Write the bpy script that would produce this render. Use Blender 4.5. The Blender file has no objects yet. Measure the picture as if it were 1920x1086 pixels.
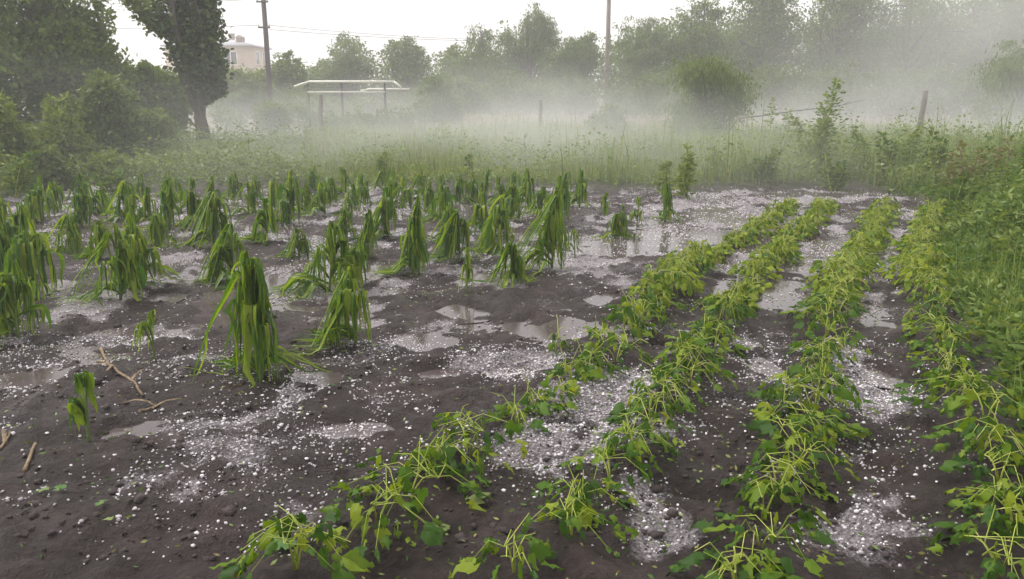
import bpy, math, random
import numpy as np
from mathutils import Vector, Matrix

rng = np.random.default_rng(7)
random.seed(7)
scene = bpy.context.scene
C = scene.collection

# ------------------------------------------------------------------ camera
CAM_H = 1.5
F = 1478.0                      # focal length in photo pixels (1920 wide)
HORIZON = 175.0
PITCH = math.atan((543 - HORIZON) / F)
cam_d = bpy.data.cameras.new('camera')
cam_d.sensor_width = 36.0
cam_d.lens = 36.0 * F / 1920.0
cam_d.clip_start = 0.05
cam_d.clip_end = 2000
cam = bpy.data.objects.new('camera', cam_d)
C.objects.link(cam)
cam.location = (0, 0, CAM_H)
cam.rotation_euler = (math.pi / 2 - PITCH, 0, 0)
scene.camera = cam

# ------------------------------------------------------------------ sky, sun, exposure
SUN_EL, SUN_AZ = math.radians(52), math.radians(-70)     # azimuth from +Y towards +X
world = bpy.data.worlds.new('World')
scene.world = world
world.use_nodes = True
wn = world.node_tree
wn.nodes.clear()
w_out = wn.nodes.new('ShaderNodeOutputWorld')
w_bg = wn.nodes.new('ShaderNodeBackground')
w_sky = wn.nodes.new('ShaderNodeTexSky')
w_sky.sky_type = 'NISHITA'
w_sky.sun_disc = False
w_sky.sun_elevation = SUN_EL
w_sky.sun_rotation = SUN_AZ
w_sky.air_density = 1.0
w_sky.dust_density = 6.0
w_sky.ozone_density = 1.0
w_hs = wn.nodes.new('ShaderNodeHueSaturation')           # an overcast sky: the cloud deck takes the blue out
w_hs.inputs['Saturation'].default_value = 0.12
w_mix = wn.nodes.new('ShaderNodeMix')
w_mix.data_type = 'RGBA'
w_mix.inputs['Factor'].default_value = 0.6
w_mix.inputs['B'].default_value = (9.2, 8.9, 9.0, 1)     # even cloud deck
wn.links.new(w_sky.outputs[0], w_hs.inputs['Color'])
wn.links.new(w_hs.outputs[0], w_mix.inputs['A'])
wn.links.new(w_mix.outputs['Result'], w_bg.inputs['Color'])
wn.links.new(w_bg.outputs[0], w_out.inputs['Surface'])
w_bg.inputs['Strength'].default_value = 0.095

sun_d = bpy.data.lights.new('sun', 'SUN')
sun_d.energy = 1.4
sun_d.angle = math.radians(18)
sun_d.color = (1.0, 0.97, 0.92)
sun = bpy.data.objects.new('sun', sun_d)
C.objects.link(sun)
sv = Vector((math.sin(SUN_AZ) * math.cos(SUN_EL), math.cos(SUN_AZ) * math.cos(SUN_EL), math.sin(SUN_EL)))
sun.rotation_euler = sv.to_track_quat('Z', 'Y').to_euler()
sun.location = (-20, 10, 30)

scene.view_settings.view_transform = 'Standard'
scene.view_settings.look = 'None'
scene.view_settings.gamma = 1.0
scene.view_settings.use_curve_mapping = False
scene.view_settings.exposure = 1.0
cy = scene.cycles
cy.use_denoising = True
cy.max_bounces = 6
cy.diffuse_bounces = 3
cy.transmission_bounces = 3
cy.volume_bounces = 3
cy.transparent_max_bounces = 4
cy.volume_step_rate = 1.0
cy.caustics_reflective = False
cy.caustics_refractive = False
cy.sample_clamp_indirect = 4.0

# ------------------------------------------------------------------ helpers
def ray(px, py):
    """world direction of a photo pixel"""
    a, b = (px - 960) / F, (543 - py) / F
    s, c = math.sin(PITCH), math.cos(PITCH)
    return a, c + b * s, -s + b * c

def gp(px, py, z=0.0):
    """point of the ground plane (height z) seen at a photo pixel"""
    dx, dy, dz = ray(px, py)
    t = (z - CAM_H) / dz
    return dx * t, dy * t

def at(px, py, Y):
    """point seen at a photo pixel, Y metres in front of the camera"""
    dx, dy, dz = ray(px, py)
    t = Y / dy
    return Vector((dx * t, Y, CAM_H + dz * t))

def smooth(a, b, v):
    t = np.clip((v - a) / (b - a), 0, 1)
    return t * t * (3 - 2 * t)

def vnoise(x, y, seed=0):
    x = np.asarray(x, float); y = np.asarray(y, float)
    xi = np.floor(x).astype(np.int64); yi = np.floor(y).astype(np.int64)
    xf = x - xi; yf = y - yi
    u = xf * xf * (3 - 2 * xf); v = yf * yf * (3 - 2 * yf)
    def hsh(i, j):
        n = (i * 374761393 + j * 668265263 + seed * 1442695041) & 0xFFFFFFFF
        n = ((n ^ (n >> 13)) * 1274126177) & 0xFFFFFFFF
        n = (n ^ (n >> 16)) & 0xFFFFFFFF
        return n / 4294967295.0 * 2 - 1
    a = hsh(xi, yi); b = hsh(xi + 1, yi); c = hsh(xi, yi + 1); d = hsh(xi + 1, yi + 1)
    return (a * (1 - u) + b * u) * (1 - v) + (c * (1 - u) + d * u) * v

def fbm(x, y, sc, octs=4, seed=0, gain=0.5):
    s = 0; amp = 1; tot = 0
    for k in range(octs):
        s = s + amp * vnoise(np.asarray(x) / sc + 17.3 * k, np.asarray(y) / sc - 9.1 * k, seed + k)
        tot += amp; amp *= gain; sc *= 0.5
    return s / tot

def mesh_np(name, V, faces):
    """fast mesh from arrays; faces: list of (M,k) int arrays"""
    me = bpy.data.meshes.new(name)
    V = np.ascontiguousarray(V, dtype=np.float32)
    me.vertices.add(len(V))
    me.vertices.foreach_set('co', V.ravel())
    idx = np.concatenate([f.ravel() for f in faces]).astype(np.int32)
    tot = np.concatenate([np.full(len(f), f.shape[1]) for f in faces]).astype(np.int32)
    st = np.concatenate([[0], np.cumsum(tot)[:-1]]).astype(np.int32)
    me.loops.add(len(idx))
    me.loops.foreach_set('vertex_index', idx)
    me.polygons.add(len(tot))
    me.polygons.foreach_set('loop_start', st)
    me.update(calc_edges=True)
    return me

def smooth_shade(me):
    me.polygons.foreach_set('use_smooth', np.ones(len(me.polygons), bool))
    me.update()

class MB:
    """collects pieces of ONE part"""
    def __init__(s): s.v = []; s.f3 = []; s.f4 = []; s.n = 0
    def add(s, V, quads=None, tris=None):
        V = np.asarray(V, float).reshape(-1, 3)
        s.v.append(V)
        if quads is not None and len(quads): s.f4.append(np.asarray(quads) + s.n)
        if tris is not None and len(tris): s.f3.append(np.asarray(tris) + s.n)
        s.n += len(V)
    def tube(s, pts, rad, sides=6, cap=True):
        pts = np.asarray(pts, float); n = len(pts)
        rad = np.broadcast_to(np.asarray(rad, float), (n,))
        T = np.gradient(pts, axis=0); T /= np.linalg.norm(T, axis=1)[:, None] + 1e-9
        ref = np.array([0.0, 0, 1]) if abs(T[0][2]) < 0.9 else np.array([1.0, 0, 0])
        A = np.cross(T, ref); A /= np.linalg.norm(A, axis=1)[:, None] + 1e-9
        B = np.cross(T, A)
        th = np.arange(sides) / sides * 2 * np.pi
        V = pts[:, None, :] + rad[:, None, None] * (np.cos(th)[None, :, None] * A[:, None] + np.sin(th)[None, :, None] * B[:, None])
        V = V.reshape(-1, 3)
        q = []
        for i in range(n - 1):
            for j in range(sides):
                k = (j + 1) % sides
                q.append((i * sides + j, i * sides + k, (i + 1) * sides + k, (i + 1) * sides + j))
        t = []
        if cap:
            V = np.vstack([V, pts[:1], pts[-1:]])
            c0 = n * sides
            for j in range(sides):
                k = (j + 1) % sides
                t.append((c0, k, j)); t.append((c0 + 1, (n - 1) * sides + j, (n - 1) * sides + k))
        s.add(V, q, t)
    def box(s, lo, hi):
        x0, y0, z0 = lo; x1, y1, z1 = hi
        V = [(x0,y0,z0),(x1,y0,z0),(x1,y1,z0),(x0,y1,z0),(x0,y0,z1),(x1,y0,z1),(x1,y1,z1),(x0,y1,z1)]
        s.add(V, [(0,3,2,1),(4,5,6,7),(0,1,5,4),(1,2,6,5),(2,3,7,6),(3,0,4,7)])
    def mesh(s, name):
        fs = []
        if s.f4: fs.append(np.vstack(s.f4))
        if s.f3: fs.append(np.vstack(s.f3))
        return mesh_np(name, np.vstack(s.v), fs)
    def build(s, name, mat, parent=None, sm=False):
        me = s.mesh(name)
        if sm: smooth_shade(me)
        return obj(name, me, mat, parent)

def obj(name, me, mat, parent=None):
    o = bpy.data.objects.new(name, me)
    C.objects.link(o)
    if mat is not None and len(me.materials) == 0: me.materials.append(mat)
    if parent is not None: o.parent = parent
    return o

def tag(o, label=None, cat=None, group=None, kind=None):
    if label: o['label'] = label
    if cat: o['category'] = cat
    if group: o['group'] = group
    if kind: o['kind'] = kind
    return o

def thing(name, loc, label, cat, group=None):
    o = bpy.data.objects.new(name, None)
    C.objects.link(o)
    o.location = loc
    o.empty_display_size = 0.1
    return tag(o, label, cat, group)

ORD = ('first second third fourth fifth sixth seventh eighth ninth tenth eleventh twelfth thirteenth fourteenth fifteenth sixteenth '
       'seventeenth eighteenth nineteenth twentieth').split()
TENS = {2: 'twenty', 3: 'thirty', 4: 'forty', 5: 'fifty'}
def ordinal(n):
    if n <= 20: return ORD[n - 1]
    t, u = divmod(n, 10)
    if u == 0: return {3: 'thirtieth', 4: 'fortieth', 5: 'fiftieth'}[t]
    return TENS[t] + '-' + ORD[u - 1]

# ------------------------------------------------------------------ materials
def new_mat(name):
    m = bpy.data.materials.new(name)
    m.use_nodes = True
    nt = m.node_tree
    nt.nodes.clear()
    return m, nt, nt.nodes.new('ShaderNodeOutputMaterial')

def ramp(nt, fac, stops):
    r = nt.nodes.new('ShaderNodeValToRGB')
    els = r.color_ramp.elements
    while len(els) < len(stops): els.new(0.5)
    for e, (p, c) in zip(els, stops):
        e.position = p; e.color = (*c, 1)
    nt.links.new(fac, r.inputs[0])
    return r.outputs[0]

def noise(nt, scale, detail=4, rough=0.6, vec=None, dist=0.0):
    n = nt.nodes.new('ShaderNodeTexNoise')
    n.inputs['Scale'].default_value = scale
    n.inputs['Detail'].default_value = detail
    n.inputs['Roughness'].default_value = rough
    n.inputs['Distortion'].default_value = dist
    if vec is not None: nt.links.new(vec, n.inputs['Vector'])
    return n.outputs[0]

def leaf_mat(name, cols, trans=0.35, rough=0.5, tcol=None, spec=0.4, obj_random=False):
    """leaf colours vary leaf by leaf"""
    m, nt, out = new_mat(name)
    L = nt.links
    if obj_random:
        src = nt.nodes.new('ShaderNodeObjectInfo').outputs['Random']
    else:
        src = nt.nodes.new('ShaderNodeNewGeometry').outputs['Random Per Island']
    n = len(cols)
    col = ramp(nt, src, [(i / max(1, n - 1), c) for i, c in enumerate(cols)])
    tc = nt.nodes.new('ShaderNodeTexCoord')
    nz = noise(nt, 18, 3, 0.6, tc.outputs['Object'])
    mx = nt.nodes.new('ShaderNodeMix'); mx.data_type = 'RGBA'; mx.blend_type = 'MULTIPLY'
    mx.inputs['Factor'].default_value = 0.55
    L.new(col, mx.inputs['A'])
    L.new(ramp(nt, nz, [(0.3, (0.55, 0.6, 0.5)), (0.7, (1.15, 1.1, 1.0))]), mx.inputs['B'])
    col = mx.outputs['Result']
    p = nt.nodes.new('ShaderNodeBsdfPrincipled')
    p.inputs['Roughness'].default_value = rough
    p.inputs['Specular IOR Level'].default_value = spec
    L.new(col, p.inputs['Base Color'])
    t = nt.nodes.new('ShaderNodeBsdfTranslucent')
    g = nt.nodes.new('ShaderNodeMix'); g.data_type = 'RGBA'; g.blend_type = 'MULTIPLY'
    g.inputs['Factor'].default_value = 1
    L.new(col, g.inputs['A'])
    g.inputs['B'].default_value = (*(tcol or (1.5, 1.4, 0.6)), 1)
    L.new(g.outputs['Result'], t.inputs['Color'])
    ms = nt.nodes.new('ShaderNodeMixShader')
    ms.inputs[0].default_value = trans
    L.new(p.outputs[0], ms.inputs[1]); L.new(t.outputs[0], ms.inputs[2])
    L.new(ms.outputs[0], out.inputs['Surface'])
    return m

def plain_mat(name, c0, c1, scale=8, rough=0.7, bump=0.0, metal=0.0, bscale=None, stretch=None):
    m, nt, out = new_mat(name)
    L = nt.links
    tc = nt.nodes.new('ShaderNodeTexCoord')
    vec = tc.outputs['Object']
    if stretch:
        mp = nt.nodes.new('ShaderNodeMapping')
        mp.inputs['Scale'].default_value = stretch
        L.new(vec, mp.inputs['Vector']); vec = mp.outputs[0]
    p = nt.nodes.new('ShaderNodeBsdfPrincipled')
    p.inputs['Roughness'].default_value = rough
    p.inputs['Metallic'].default_value = metal
    nz = noise(nt, scale, 5, 0.65, vec)
    L.new(ramp(nt, nz, [(0.3, c0), (0.7, c1)]), p.inputs['Base Color'])
    if bump:
        b = nt.nodes.new('ShaderNodeBump')
        b.inputs['Strength'].default_value = bump
        b.inputs['Distance'].default_value = 0.02
        L.new(noise(nt, bscale or scale * 3, 4, 0.6, vec), b.inputs['Height'])
        L.new(b.outputs[0], p.inputs['Normal'])
    L.new(p.outputs[0], out.inputs['Surface'])
    return m

M = {}
M['corn'] = leaf_mat('maize_leaf', [(0.03, 0.08, 0.007), (0.055, 0.13, 0.010), (0.09, 0.18, 0.013), (0.16, 0.25, 0.018), (0.30, 0.36, 0.035)], 0.42, 0.45, spec=0.3, tcol=(1.35, 1.4, .5))
M['corn_stalk'] = plain_mat('maize_stalk', (0.05, 0.10, 0.02), (0.14, 0.19, 0.05), 12, 0.5)
BEAN = [(0.032, 0.085, 0.008), (0.05, 0.115, 0.010), (0.08, 0.165, 0.010), (0.14, 0.22, 0.012), (0.25, 0.31, 0.022)]
M['bean'] = leaf_mat('bean_leaf', BEAN, 0.4, 0.55, obj_random=True, spec=.22)
M['bean_far'] = leaf_mat('bean_foliage', BEAN[1:] + [(0.26, 0.33, 0.035)], 0.4, 0.55, spec=.22)
M['petiole'] = leaf_mat('bean_stem', [(0.22, 0.30, 0.03), (0.34, 0.40, 0.06), (0.45, 0.48, 0.12)], 0.15, 0.45)
M['weed'] = leaf_mat('weed_leaf', [(0.05, 0.11, 0.018), (0.08, 0.15, 0.026), (0.11, 0.18, 0.03), (0.17, 0.22, 0.05)], 0.4, 0.6, spec=.2)
M['weed_pale'] = leaf_mat('pale_weed_leaf', [(0.10, 0.17, 0.035), (0.16, 0.235, 0.05), (0.24, 0.29, 0.08)], 0.35, 0.55)
M['weed_rust'] = leaf_mat('rusty_weed_leaf', [(0.15, 0.15, 0.05), (0.21, 0.19, 0.07), (0.12, 0.17, 0.045)], 0.3, 0.6)
M['grass'] = leaf_mat('meadow_grass', [(0.10, 0.16, 0.035), (0.15, 0.215, 0.05), (0.20, 0.25, 0.07), (0.28, 0.27, 0.12)], 0.3, 0.6)
M['tree_dark'] = leaf_mat('dense_leaf', [(0.08, 0.13, 0.025), (0.115, 0.175, 0.032), (0.165, 0.22, 0.04)], 0.3, 0.55)
M['tree_mid'] = leaf_mat('bush_leaf', [(0.09, 0.145, 0.027), (0.13, 0.195, 0.034), (0.19, 0.245, 0.045)], 0.3, 0.55)
M['tree_light'] = leaf_mat('light_leaf', [(0.10, 0.155, 0.03), (0.15, 0.21, 0.038), (0.22, 0.26, 0.055)], 0.35, 0.55)
M['willow'] = leaf_mat('willow_leaf', [(0.085, 0.135, 0.035), (0.12, 0.18, 0.045), (0.17, 0.22, 0.06)], 0.35, 0.55)
M['poplar'] = leaf_mat('poplar_leaf', [(0.025, 0.05, 0.012), (0.05, 0.09, 0.018), (0.10, 0.155, 0.03)], 0.3, 0.4)
M['bark'] = plain_mat('bark', (0.045, 0.035, 0.028), (0.12, 0.095, 0.075), 6, 0.9, 0.6, stretch=(3, 3, 0.6))
M['wood'] = plain_mat('weathered_wood', (0.07, 0.055, 0.045), (0.17, 0.14, 0.11), 9, 0.85, 0.4, stretch=(4, 4, 0.5))
M['pole'] = plain_mat('pole_wood', (0.07, 0.055, 0.05), (0.12, 0.10, 0.09), 5, 0.85, 0.2, stretch=(3, 3, 0.3))
M['pole_pale'] = plain_mat('concrete_pole', (0.20, 0.16, 0.15), (0.30, 0.25, 0.23), 5, 0.85, 0.2)
M['wire'] = plain_mat('cable', (0.10, 0.10, 0.11), (0.14, 0.14, 0.15), 5, 0.6)
M['porcelain'] = plain_mat('porcelain', (0.55, 0.55, 0.55), (0.7, 0.7, 0.7), 5, 0.3)
M['pipe'] = plain_mat('pale_pipe_paint', (0.62, 0.61, 0.52), (0.80, 0.79, 0.70), 3, 0.5)
M['steel'] = plain_mat('dark_steel', (0.05, 0.05, 0.05), (0.10, 0.09, 0.085), 6, 0.7)
M['straw'] = plain_mat('dry_straw', (0.09, 0.06, 0.036), (0.34, 0.245, 0.145), 30, 0.85, 0.8, stretch=(1, 1, 1))
M['plaster'] = plain_mat('house_plaster', (0.50, 0.40, 0.31), (0.58, 0.47, 0.37), 1.5, 0.9)
M['roof'] = plain_mat('sheet_roof', (0.42, 0.41, 0.44), (0.52, 0.51, 0.54), 2, 0.6)
M['white'] = plain_mat('white_frame', (0.70, 0.70, 0.72), (0.80, 0.80, 0.80), 4, 0.5)
M['glass'] = plain_mat('window_glass', (0.04, 0.045, 0.055), (0.07, 0.075, 0.085), 2, 0.08)
M['chimney'] = plain_mat('chimney_brick', (0.20, 0.15, 0.13), (0.30, 0.23, 0.20), 6, 0.9)
M['litter'] = leaf_mat('leaf_scraps', [(0.04, 0.10, 0.015), (0.10, 0.17, 0.03), (0.22, 0.27, 0.07), (0.20, 0.13, 0.06)], 0.15, 0.5)
M['leaf_single'] = leaf_mat('fallen_leaf', [(0.05, 0.14, 0.015), (0.12, 0.20, 0.03)], 0.2, 0.4, obj_random=True)
M['leaf_pale'] = leaf_mat('pale_fallen_leaf', [(0.17, 0.23, 0.06), (0.22, 0.26, 0.09)], 0.2, 0.5, obj_random=True)
M['clod'] = plain_mat('mud_clod', (0.022, 0.015, 0.013), (0.06, 0.043, 0.04), 20, 0.9, 0.8)

# hail ice
m, nt, out = new_mat('hail_ice')
p = nt.nodes.new('ShaderNodeBsdfPrincipled')
src = nt.nodes.new('ShaderNodeNewGeometry').outputs['Random Per Island']
nt.links.new(ramp(nt, src, [(0.0, (0.24, 0.215, 0.22)), (0.6, (0.48, 0.445, 0.46)), (1.0, (0.78, 0.75, 0.76))]), p.inputs['Base Color'])
p.inputs['Roughness'].default_value = 0.25
p.inputs['IOR'].default_value = 1.31
nt.links.new(p.outputs[0], out.inputs['Surface'])
M['hail'] = m

# muddy water
m, nt, out = new_mat('puddle_water')
p = nt.nodes.new('ShaderNodeBsdfPrincipled')
tc = nt.nodes.new('ShaderNodeTexCoord')
nz = noise(nt, 3.0, 4, 0.6, tc.outputs['Object'])
nt.links.new(ramp(nt, nz, [(0.3, (0.055, 0.042, 0.040)), (0.7, (0.095, 0.077, 0.076))]), p.inputs['Base Color'])
p.inputs['Roughness'].default_value = 0.11
p.inputs['IOR'].default_value = 1.33
b = nt.nodes.new('ShaderNodeBump'); b.inputs['Strength'].default_value = 0.03; b.inputs['Distance'].default_value = 0.008
nt.links.new(noise(nt, 9.0, 3, 0.5, tc.outputs['Object']), b.inputs['Height'])
nt.links.new(b.outputs[0], p.inputs['Normal'])
nt.links.new(p.outputs[0], out.inputs['Surface'])
M['water'] = m

# ground: wet mud in the plot, rank grass soil round it, dry tan earth further off
m, nt, out = new_mat('ground_earth')
L = nt.links
tc = nt.nodes.new('ShaderNodeTexCoord'); vec = tc.outputs['Object']
at_soil = nt.nodes.new('ShaderNodeAttribute'); at_soil.attribute_name = 'soil'
at_tan = nt.nodes.new('ShaderNodeAttribute'); at_tan.attribute_name = 'tan'
n1 = noise(nt, 2.6, 9, 0.75, vec)
n2 = noise(nt, 26, 6, 0.7, vec)
mud = ramp(nt, n1, [(0.30, (0.007, 0.0043, 0.0035)), (0.5, (0.017, 0.0112, 0.0096)), (0.70, (0.056, 0.039, 0.0355))])
mm = nt.nodes.new('ShaderNodeMix'); mm.data_type = 'RGBA'; mm.blend_type = 'MULTIPLY'; mm.inputs['Factor'].default_value = 0.7
L.new(mud, mm.inputs['A']); L.new(ramp(nt, n2, [(0.3, (0.35, 0.35, 0.35)), (0.7, (1.45, 1.45, 1.45))]), mm.inputs['B'])
gsoil = ramp(nt, n1, [(0.3, (0.035, 0.05, 0.018)), (0.7, (0.075, 0.085, 0.035))])
tan = ramp(nt, n1, [(0.3, (0.12, 0.08, 0.058)), (0.7, (0.19, 0.135, 0.10))])
x1 = nt.nodes.new('ShaderNodeMix'); x1.data_type = 'RGBA'
L.new(at_soil.outputs['Fac'], x1.inputs['Factor']); L.new(gsoil, x1.inputs['A']); L.new(mm.outputs['Result'], x1.inputs['B'])
x2 = nt.nodes.new('ShaderNodeMix'); x2.data_type = 'RGBA'
L.new(at_tan.outputs['Fac'], x2.inputs['Factor']); L.new(x1.outputs['Result'], x2.inputs['A']); L.new(tan, x2.inputs['B'])
at_sl = nt.nodes.new('ShaderNodeAttribute'); at_sl.attribute_name = 'slush'
ngr = noise(nt, 75, 3, 0.7, vec)
th = nt.nodes.new('ShaderNodeMath'); th.operation = 'ADD'
L.new(at_sl.outputs['Fac'], th.inputs[0]); L.new(ngr, th.inputs[1])
slf = nt.nodes.new('ShaderNodeMapRange'); slf.inputs['From Min'].default_value = 0.66; slf.inputs['From Max'].default_value = 1.22
slf.inputs['To Max'].default_value = 0.62
L.new(th.outputs[0], slf.inputs['Value'])
x3 = nt.nodes.new('ShaderNodeMix'); x3.data_type = 'RGBA'      # half melted hail on the mud
L.new(slf.outputs[0], x3.inputs['Factor']); L.new(x2.outputs['Result'], x3.inputs['A'])
L.new(ramp(nt, ngr, [(0.35, (0.20, 0.175, 0.182)), (0.65, (0.56, 0.52, 0.54))]), x3.inputs['B'])
p = nt.nodes.new('ShaderNodeBsdfPrincipled')
L.new(x3.outputs['Result'], p.inputs['Base Color'])
p.inputs['Specular IOR Level'].default_value = 0.38
p.inputs['Specular Tint'].default_value = (1.0, 0.86, 0.82, 1)
n3 = noise(nt, 1.6, 6, 0.65, vec, 0.4)
rr = nt.nodes.new('ShaderNodeMapRange')
rr.inputs['From Min'].default_value = 0.34; rr.inputs['From Max'].default_value = 0.52
rr.inputs['To Min'].default_value = 0.09; rr.inputs['To Max'].default_value = 0.62
L.new(n3, rr.inputs['Value']); L.new(rr.outputs[0], p.inputs['Roughness'])
b = nt.nodes.new('ShaderNodeBump'); b.inputs['Strength'].default_value = 1.0; b.inputs['Distance'].default_value = 0.035
n4 = noise(nt, 34, 7, 0.7, vec)
L.new(n4, b.inputs['Height'])
L.new(b.outputs[0], p.inputs['Normal'])
L.new(p.outputs[0], out.inputs['Surface'])
M['ground'] = m

# ------------------------------------------------------------------ the ground
# puddles: photo pixel of the middle, half width and half depth in metres
PUDDLES = [(795, 645, .30, .26), (825, 707, .23, .16), (588, 706, .20, .15), (668, 806, .27, .13), (250, 812, .16, .13),
           (305, 556, .18, .22), (1010, 625, .35, .24), (720, 495, .26, .40), (1085, 610, .22, .25), (960, 700, .16, .14),
           (1235, 445, .6, .7), (1350, 405, .7, .9), (1155, 470, .35, .5), (1490, 500, .24, .5), (1385, 500, .3, .5),
           (1140, 560, .2, .3), (870, 585, .25, .25), (1255, 660, .15, .2), (640, 470, .2, .4), (330, 500, .2, .4), (1440, 690, .16, .3),
           (930, 520, .3, .35), (1640, 700, .10, .2), (60, 710, .22, .15)]
PW = [(*gp(a, b), c * .76, d * .76) for a, b, c, d in PUDDLES]
WATER_Z = -0.004

ROWS_PX = [
    [(560, 1075), (640, 1010), (760, 925), (850, 850), (1010, 745), (1090, 690), (1180, 600), (1250, 545), (1300, 495), (1380, 445), (1450, 402), (1490, 380)],
    [(960, 1090), (1010, 1050), (1090, 950), (1180, 830), (1250, 740), (1350, 600), (1400, 530), (1470, 455), (1530, 400), (1555, 380)],
    [(1395, 1085), (1450, 930), (1510, 780), (1550, 640), (1570, 540), (1605, 470), (1660, 385)],
    [(1885, 1085), (1850, 900), (1800, 720), (1755, 610), (1725, 510), (1735, 430), (1762, 385)],
]
ROWS = [np.array([gp(a, b, 0.10) for a, b in r]) for r in ROWS_PX]

def row_dist(x, y):
    d = np.full(np.shape(x), 9.0)
    for r in ROWS:
        for (x0, y0), (x1, y1) in zip(r[:-1], r[1:]):
            ex, ey = x1 - x0, y1 - y0
            t = np.clip(((x - x0) * ex + (y - y0) * ey) / (ex * ex + ey * ey), 0, 1)
            d = np.minimum(d, np.hypot(x - x0 - t * ex, y - y0 - t * ey))
    return d

def soil_mask(x, y):
    wob = 0.5 * fbm(x, y, 2.0, 3, 90)
    far = 1 - smooth(12.2, 13.4, y + wob - 0.12 * np.clip(x - 2, 0, 9))
    left = smooth(-7.9, -7.0, x + wob + 0.10 * (y - 10))
    right = 1 - smooth(.12, .42, x + .3 * wob - np.interp(y, ROWS[3][:, 1], ROWS[3][:, 0]) - .53 * np.minimum(0, y - ROWS[3][0, 1]))
    return far * left * np.clip(right, 0, 1)

def ground_h(x, y):
    x = np.asarray(x, float); y = np.asarray(y, float)
    s = soil_mask(x, y)
    big = fbm(x, y, 1.0, 3, 1) * 0.075
    clod = fbm(x, y, 0.26, 4, 11, 0.6)
    fine = np.abs(clod) * 0.065 + np.maximum(0, fbm(x, y, 0.5, 3, 21)) * 0.04 + fbm(x, y, 0.13, 3, 31, .6) * 0.034
    h = 0.012 + big + fine - 0.030 * smooth(4.3, 7.0, y)
    h = h + 0.035 * np.exp(-(row_dist(x, y) / 0.17) ** 2)
    wob = 0.75 * fbm(x, y, 0.26, 4, 41, .65)
    for (cx, cy, a, b) in PW:
        r = np.hypot((x - cx) / a, (y - cy) / b) + wob
        k = 1 - smooth(0.5, 1.45, r)
        h = h * (1 - k) + (WATER_Z - 0.022 + .25 * fine) * k
    away = 0.06 * fbm(x, y, 3.0, 3, 51) + 0.10
    away = away + 0.25 * smooth(13, 20, y) * (0.5 + fbm(x, y, 9.0, 2, 61) * 0.5)
    away = away + .30 * smooth(30.5, 33, y) * (1 - smooth(37, 43, y)) * smooth(-12, -9, x) * (1 - smooth(-1, 4, x)) * (1 + .25 * fbm(x, y, 2.0, 2, 62))
    away = away + 1.0 * smooth(60, 110, y) 
    return h * s + away * (1 - s)

def gh(x, y): return float(ground_h(np.array([x]), np.array([y]))[0])

# where the hail lies: drifts given by photo pixel, radius and weight, and the hollows between
HP = [(370, 685, .25, 1), (70, 705, .3, 1), (400, 800, .25, .8), (300, 540, .3, .6), (600, 700, .25, .8), (560, 830, .22, .9), (760, 800, .25, 1), (1055, 800, .32, 4.5), (1090, 860, .26, 4.5),
      (1150, 740, .25, 3.5), (1230, 980, .28, 1.5), (1210, 1040, .2, 1), (1560, 940, .2, 2.0), (1600, 980, .2, 1.0), (1650, 760, .3, 1.5), (1640, 680, .3, 1.6), (480, 985, .12, .8), (740, 660, .3, 1),
      (690, 495, .4, 1), (960, 690, .3, 1.4), (1010, 720, .2, 1.5), (1200, 450, .8, 1.6), (1380, 500, .5, 2.0), (1480, 500, .4, 2.4), (1350, 400, 1.0, 1.4), (1440, 650, .3, 1.2), (1420, 720, .3, 1.0),
      (1270, 640, .25, 1.6), (1640, 560, .3, 1.5), (1560, 430, .4, 1.6), (1120, 500, .6, 1.2), (860, 520, .5, 1.0), (230, 620, .35, .9), (600, 990, .2, .9), (320, 900, .22, .6), (420, 900, .15, .6),
      (1250, 820, .2, .9), (1280, 880, .2, .7), (1700, 900, .25, .8), (1700, 1000, .2, .6), (1480, 400, .5, 1.2), (1050, 560, .4, 1.0), (700, 560, .3, .8), (150, 600, .3, .9)]
HW = [(*gp(a, b), c, d) for a, b, c, d in HP]
def hail_density(x, y):
    f1 = fbm(x, y, .6, 4, 95, .6); f2 = fbm(x, y, .22, 3, 98)
    d = .032 + (1.6 * smooth(.08, .40, f1 + .35 * f2) + .25 * smooth(.1, .5, f2)) * smooth(-.45, .25, fbm(x, y, 2.2, 2, 96)) * (.6 + .4 * smooth(2.5, 5, y))
    d = d + 1.3 * smooth(4.2, 8, y) * smooth(-.2, .3, f1 + .4 * f2)
    f3 = smooth(-.25, .3, fbm(x, y, .24, 4, 97, .6))
    for cx, cy_, s, w in HW:
        d = d + 1.5 * w * np.exp(-(((x - cx) ** 2 + (y - cy_) ** 2) / s ** 2)) * f3
    h = ground_h(x, y)
    return d * (1.25 - smooth(.0, .10, h)) * smooth(.4, .8, soil_mask(x, y))

def graded(lo, hi, fine_lo, fine_hi, step_fn):
    a = [fine_lo]
    while a[-1] < fine_hi: a.append(a[-1] + step_fn(a[-1]))
    g = 0.12
    while a[-1] < hi: a.append(a[-1] + g); g *= 1.22
    g = 0.12
    pre = [a[0]]
    while pre[-1] > lo: pre.append(pre[-1] - g); g *= 1.22
    return np.array(pre[1:][::-1] + a)

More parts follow.
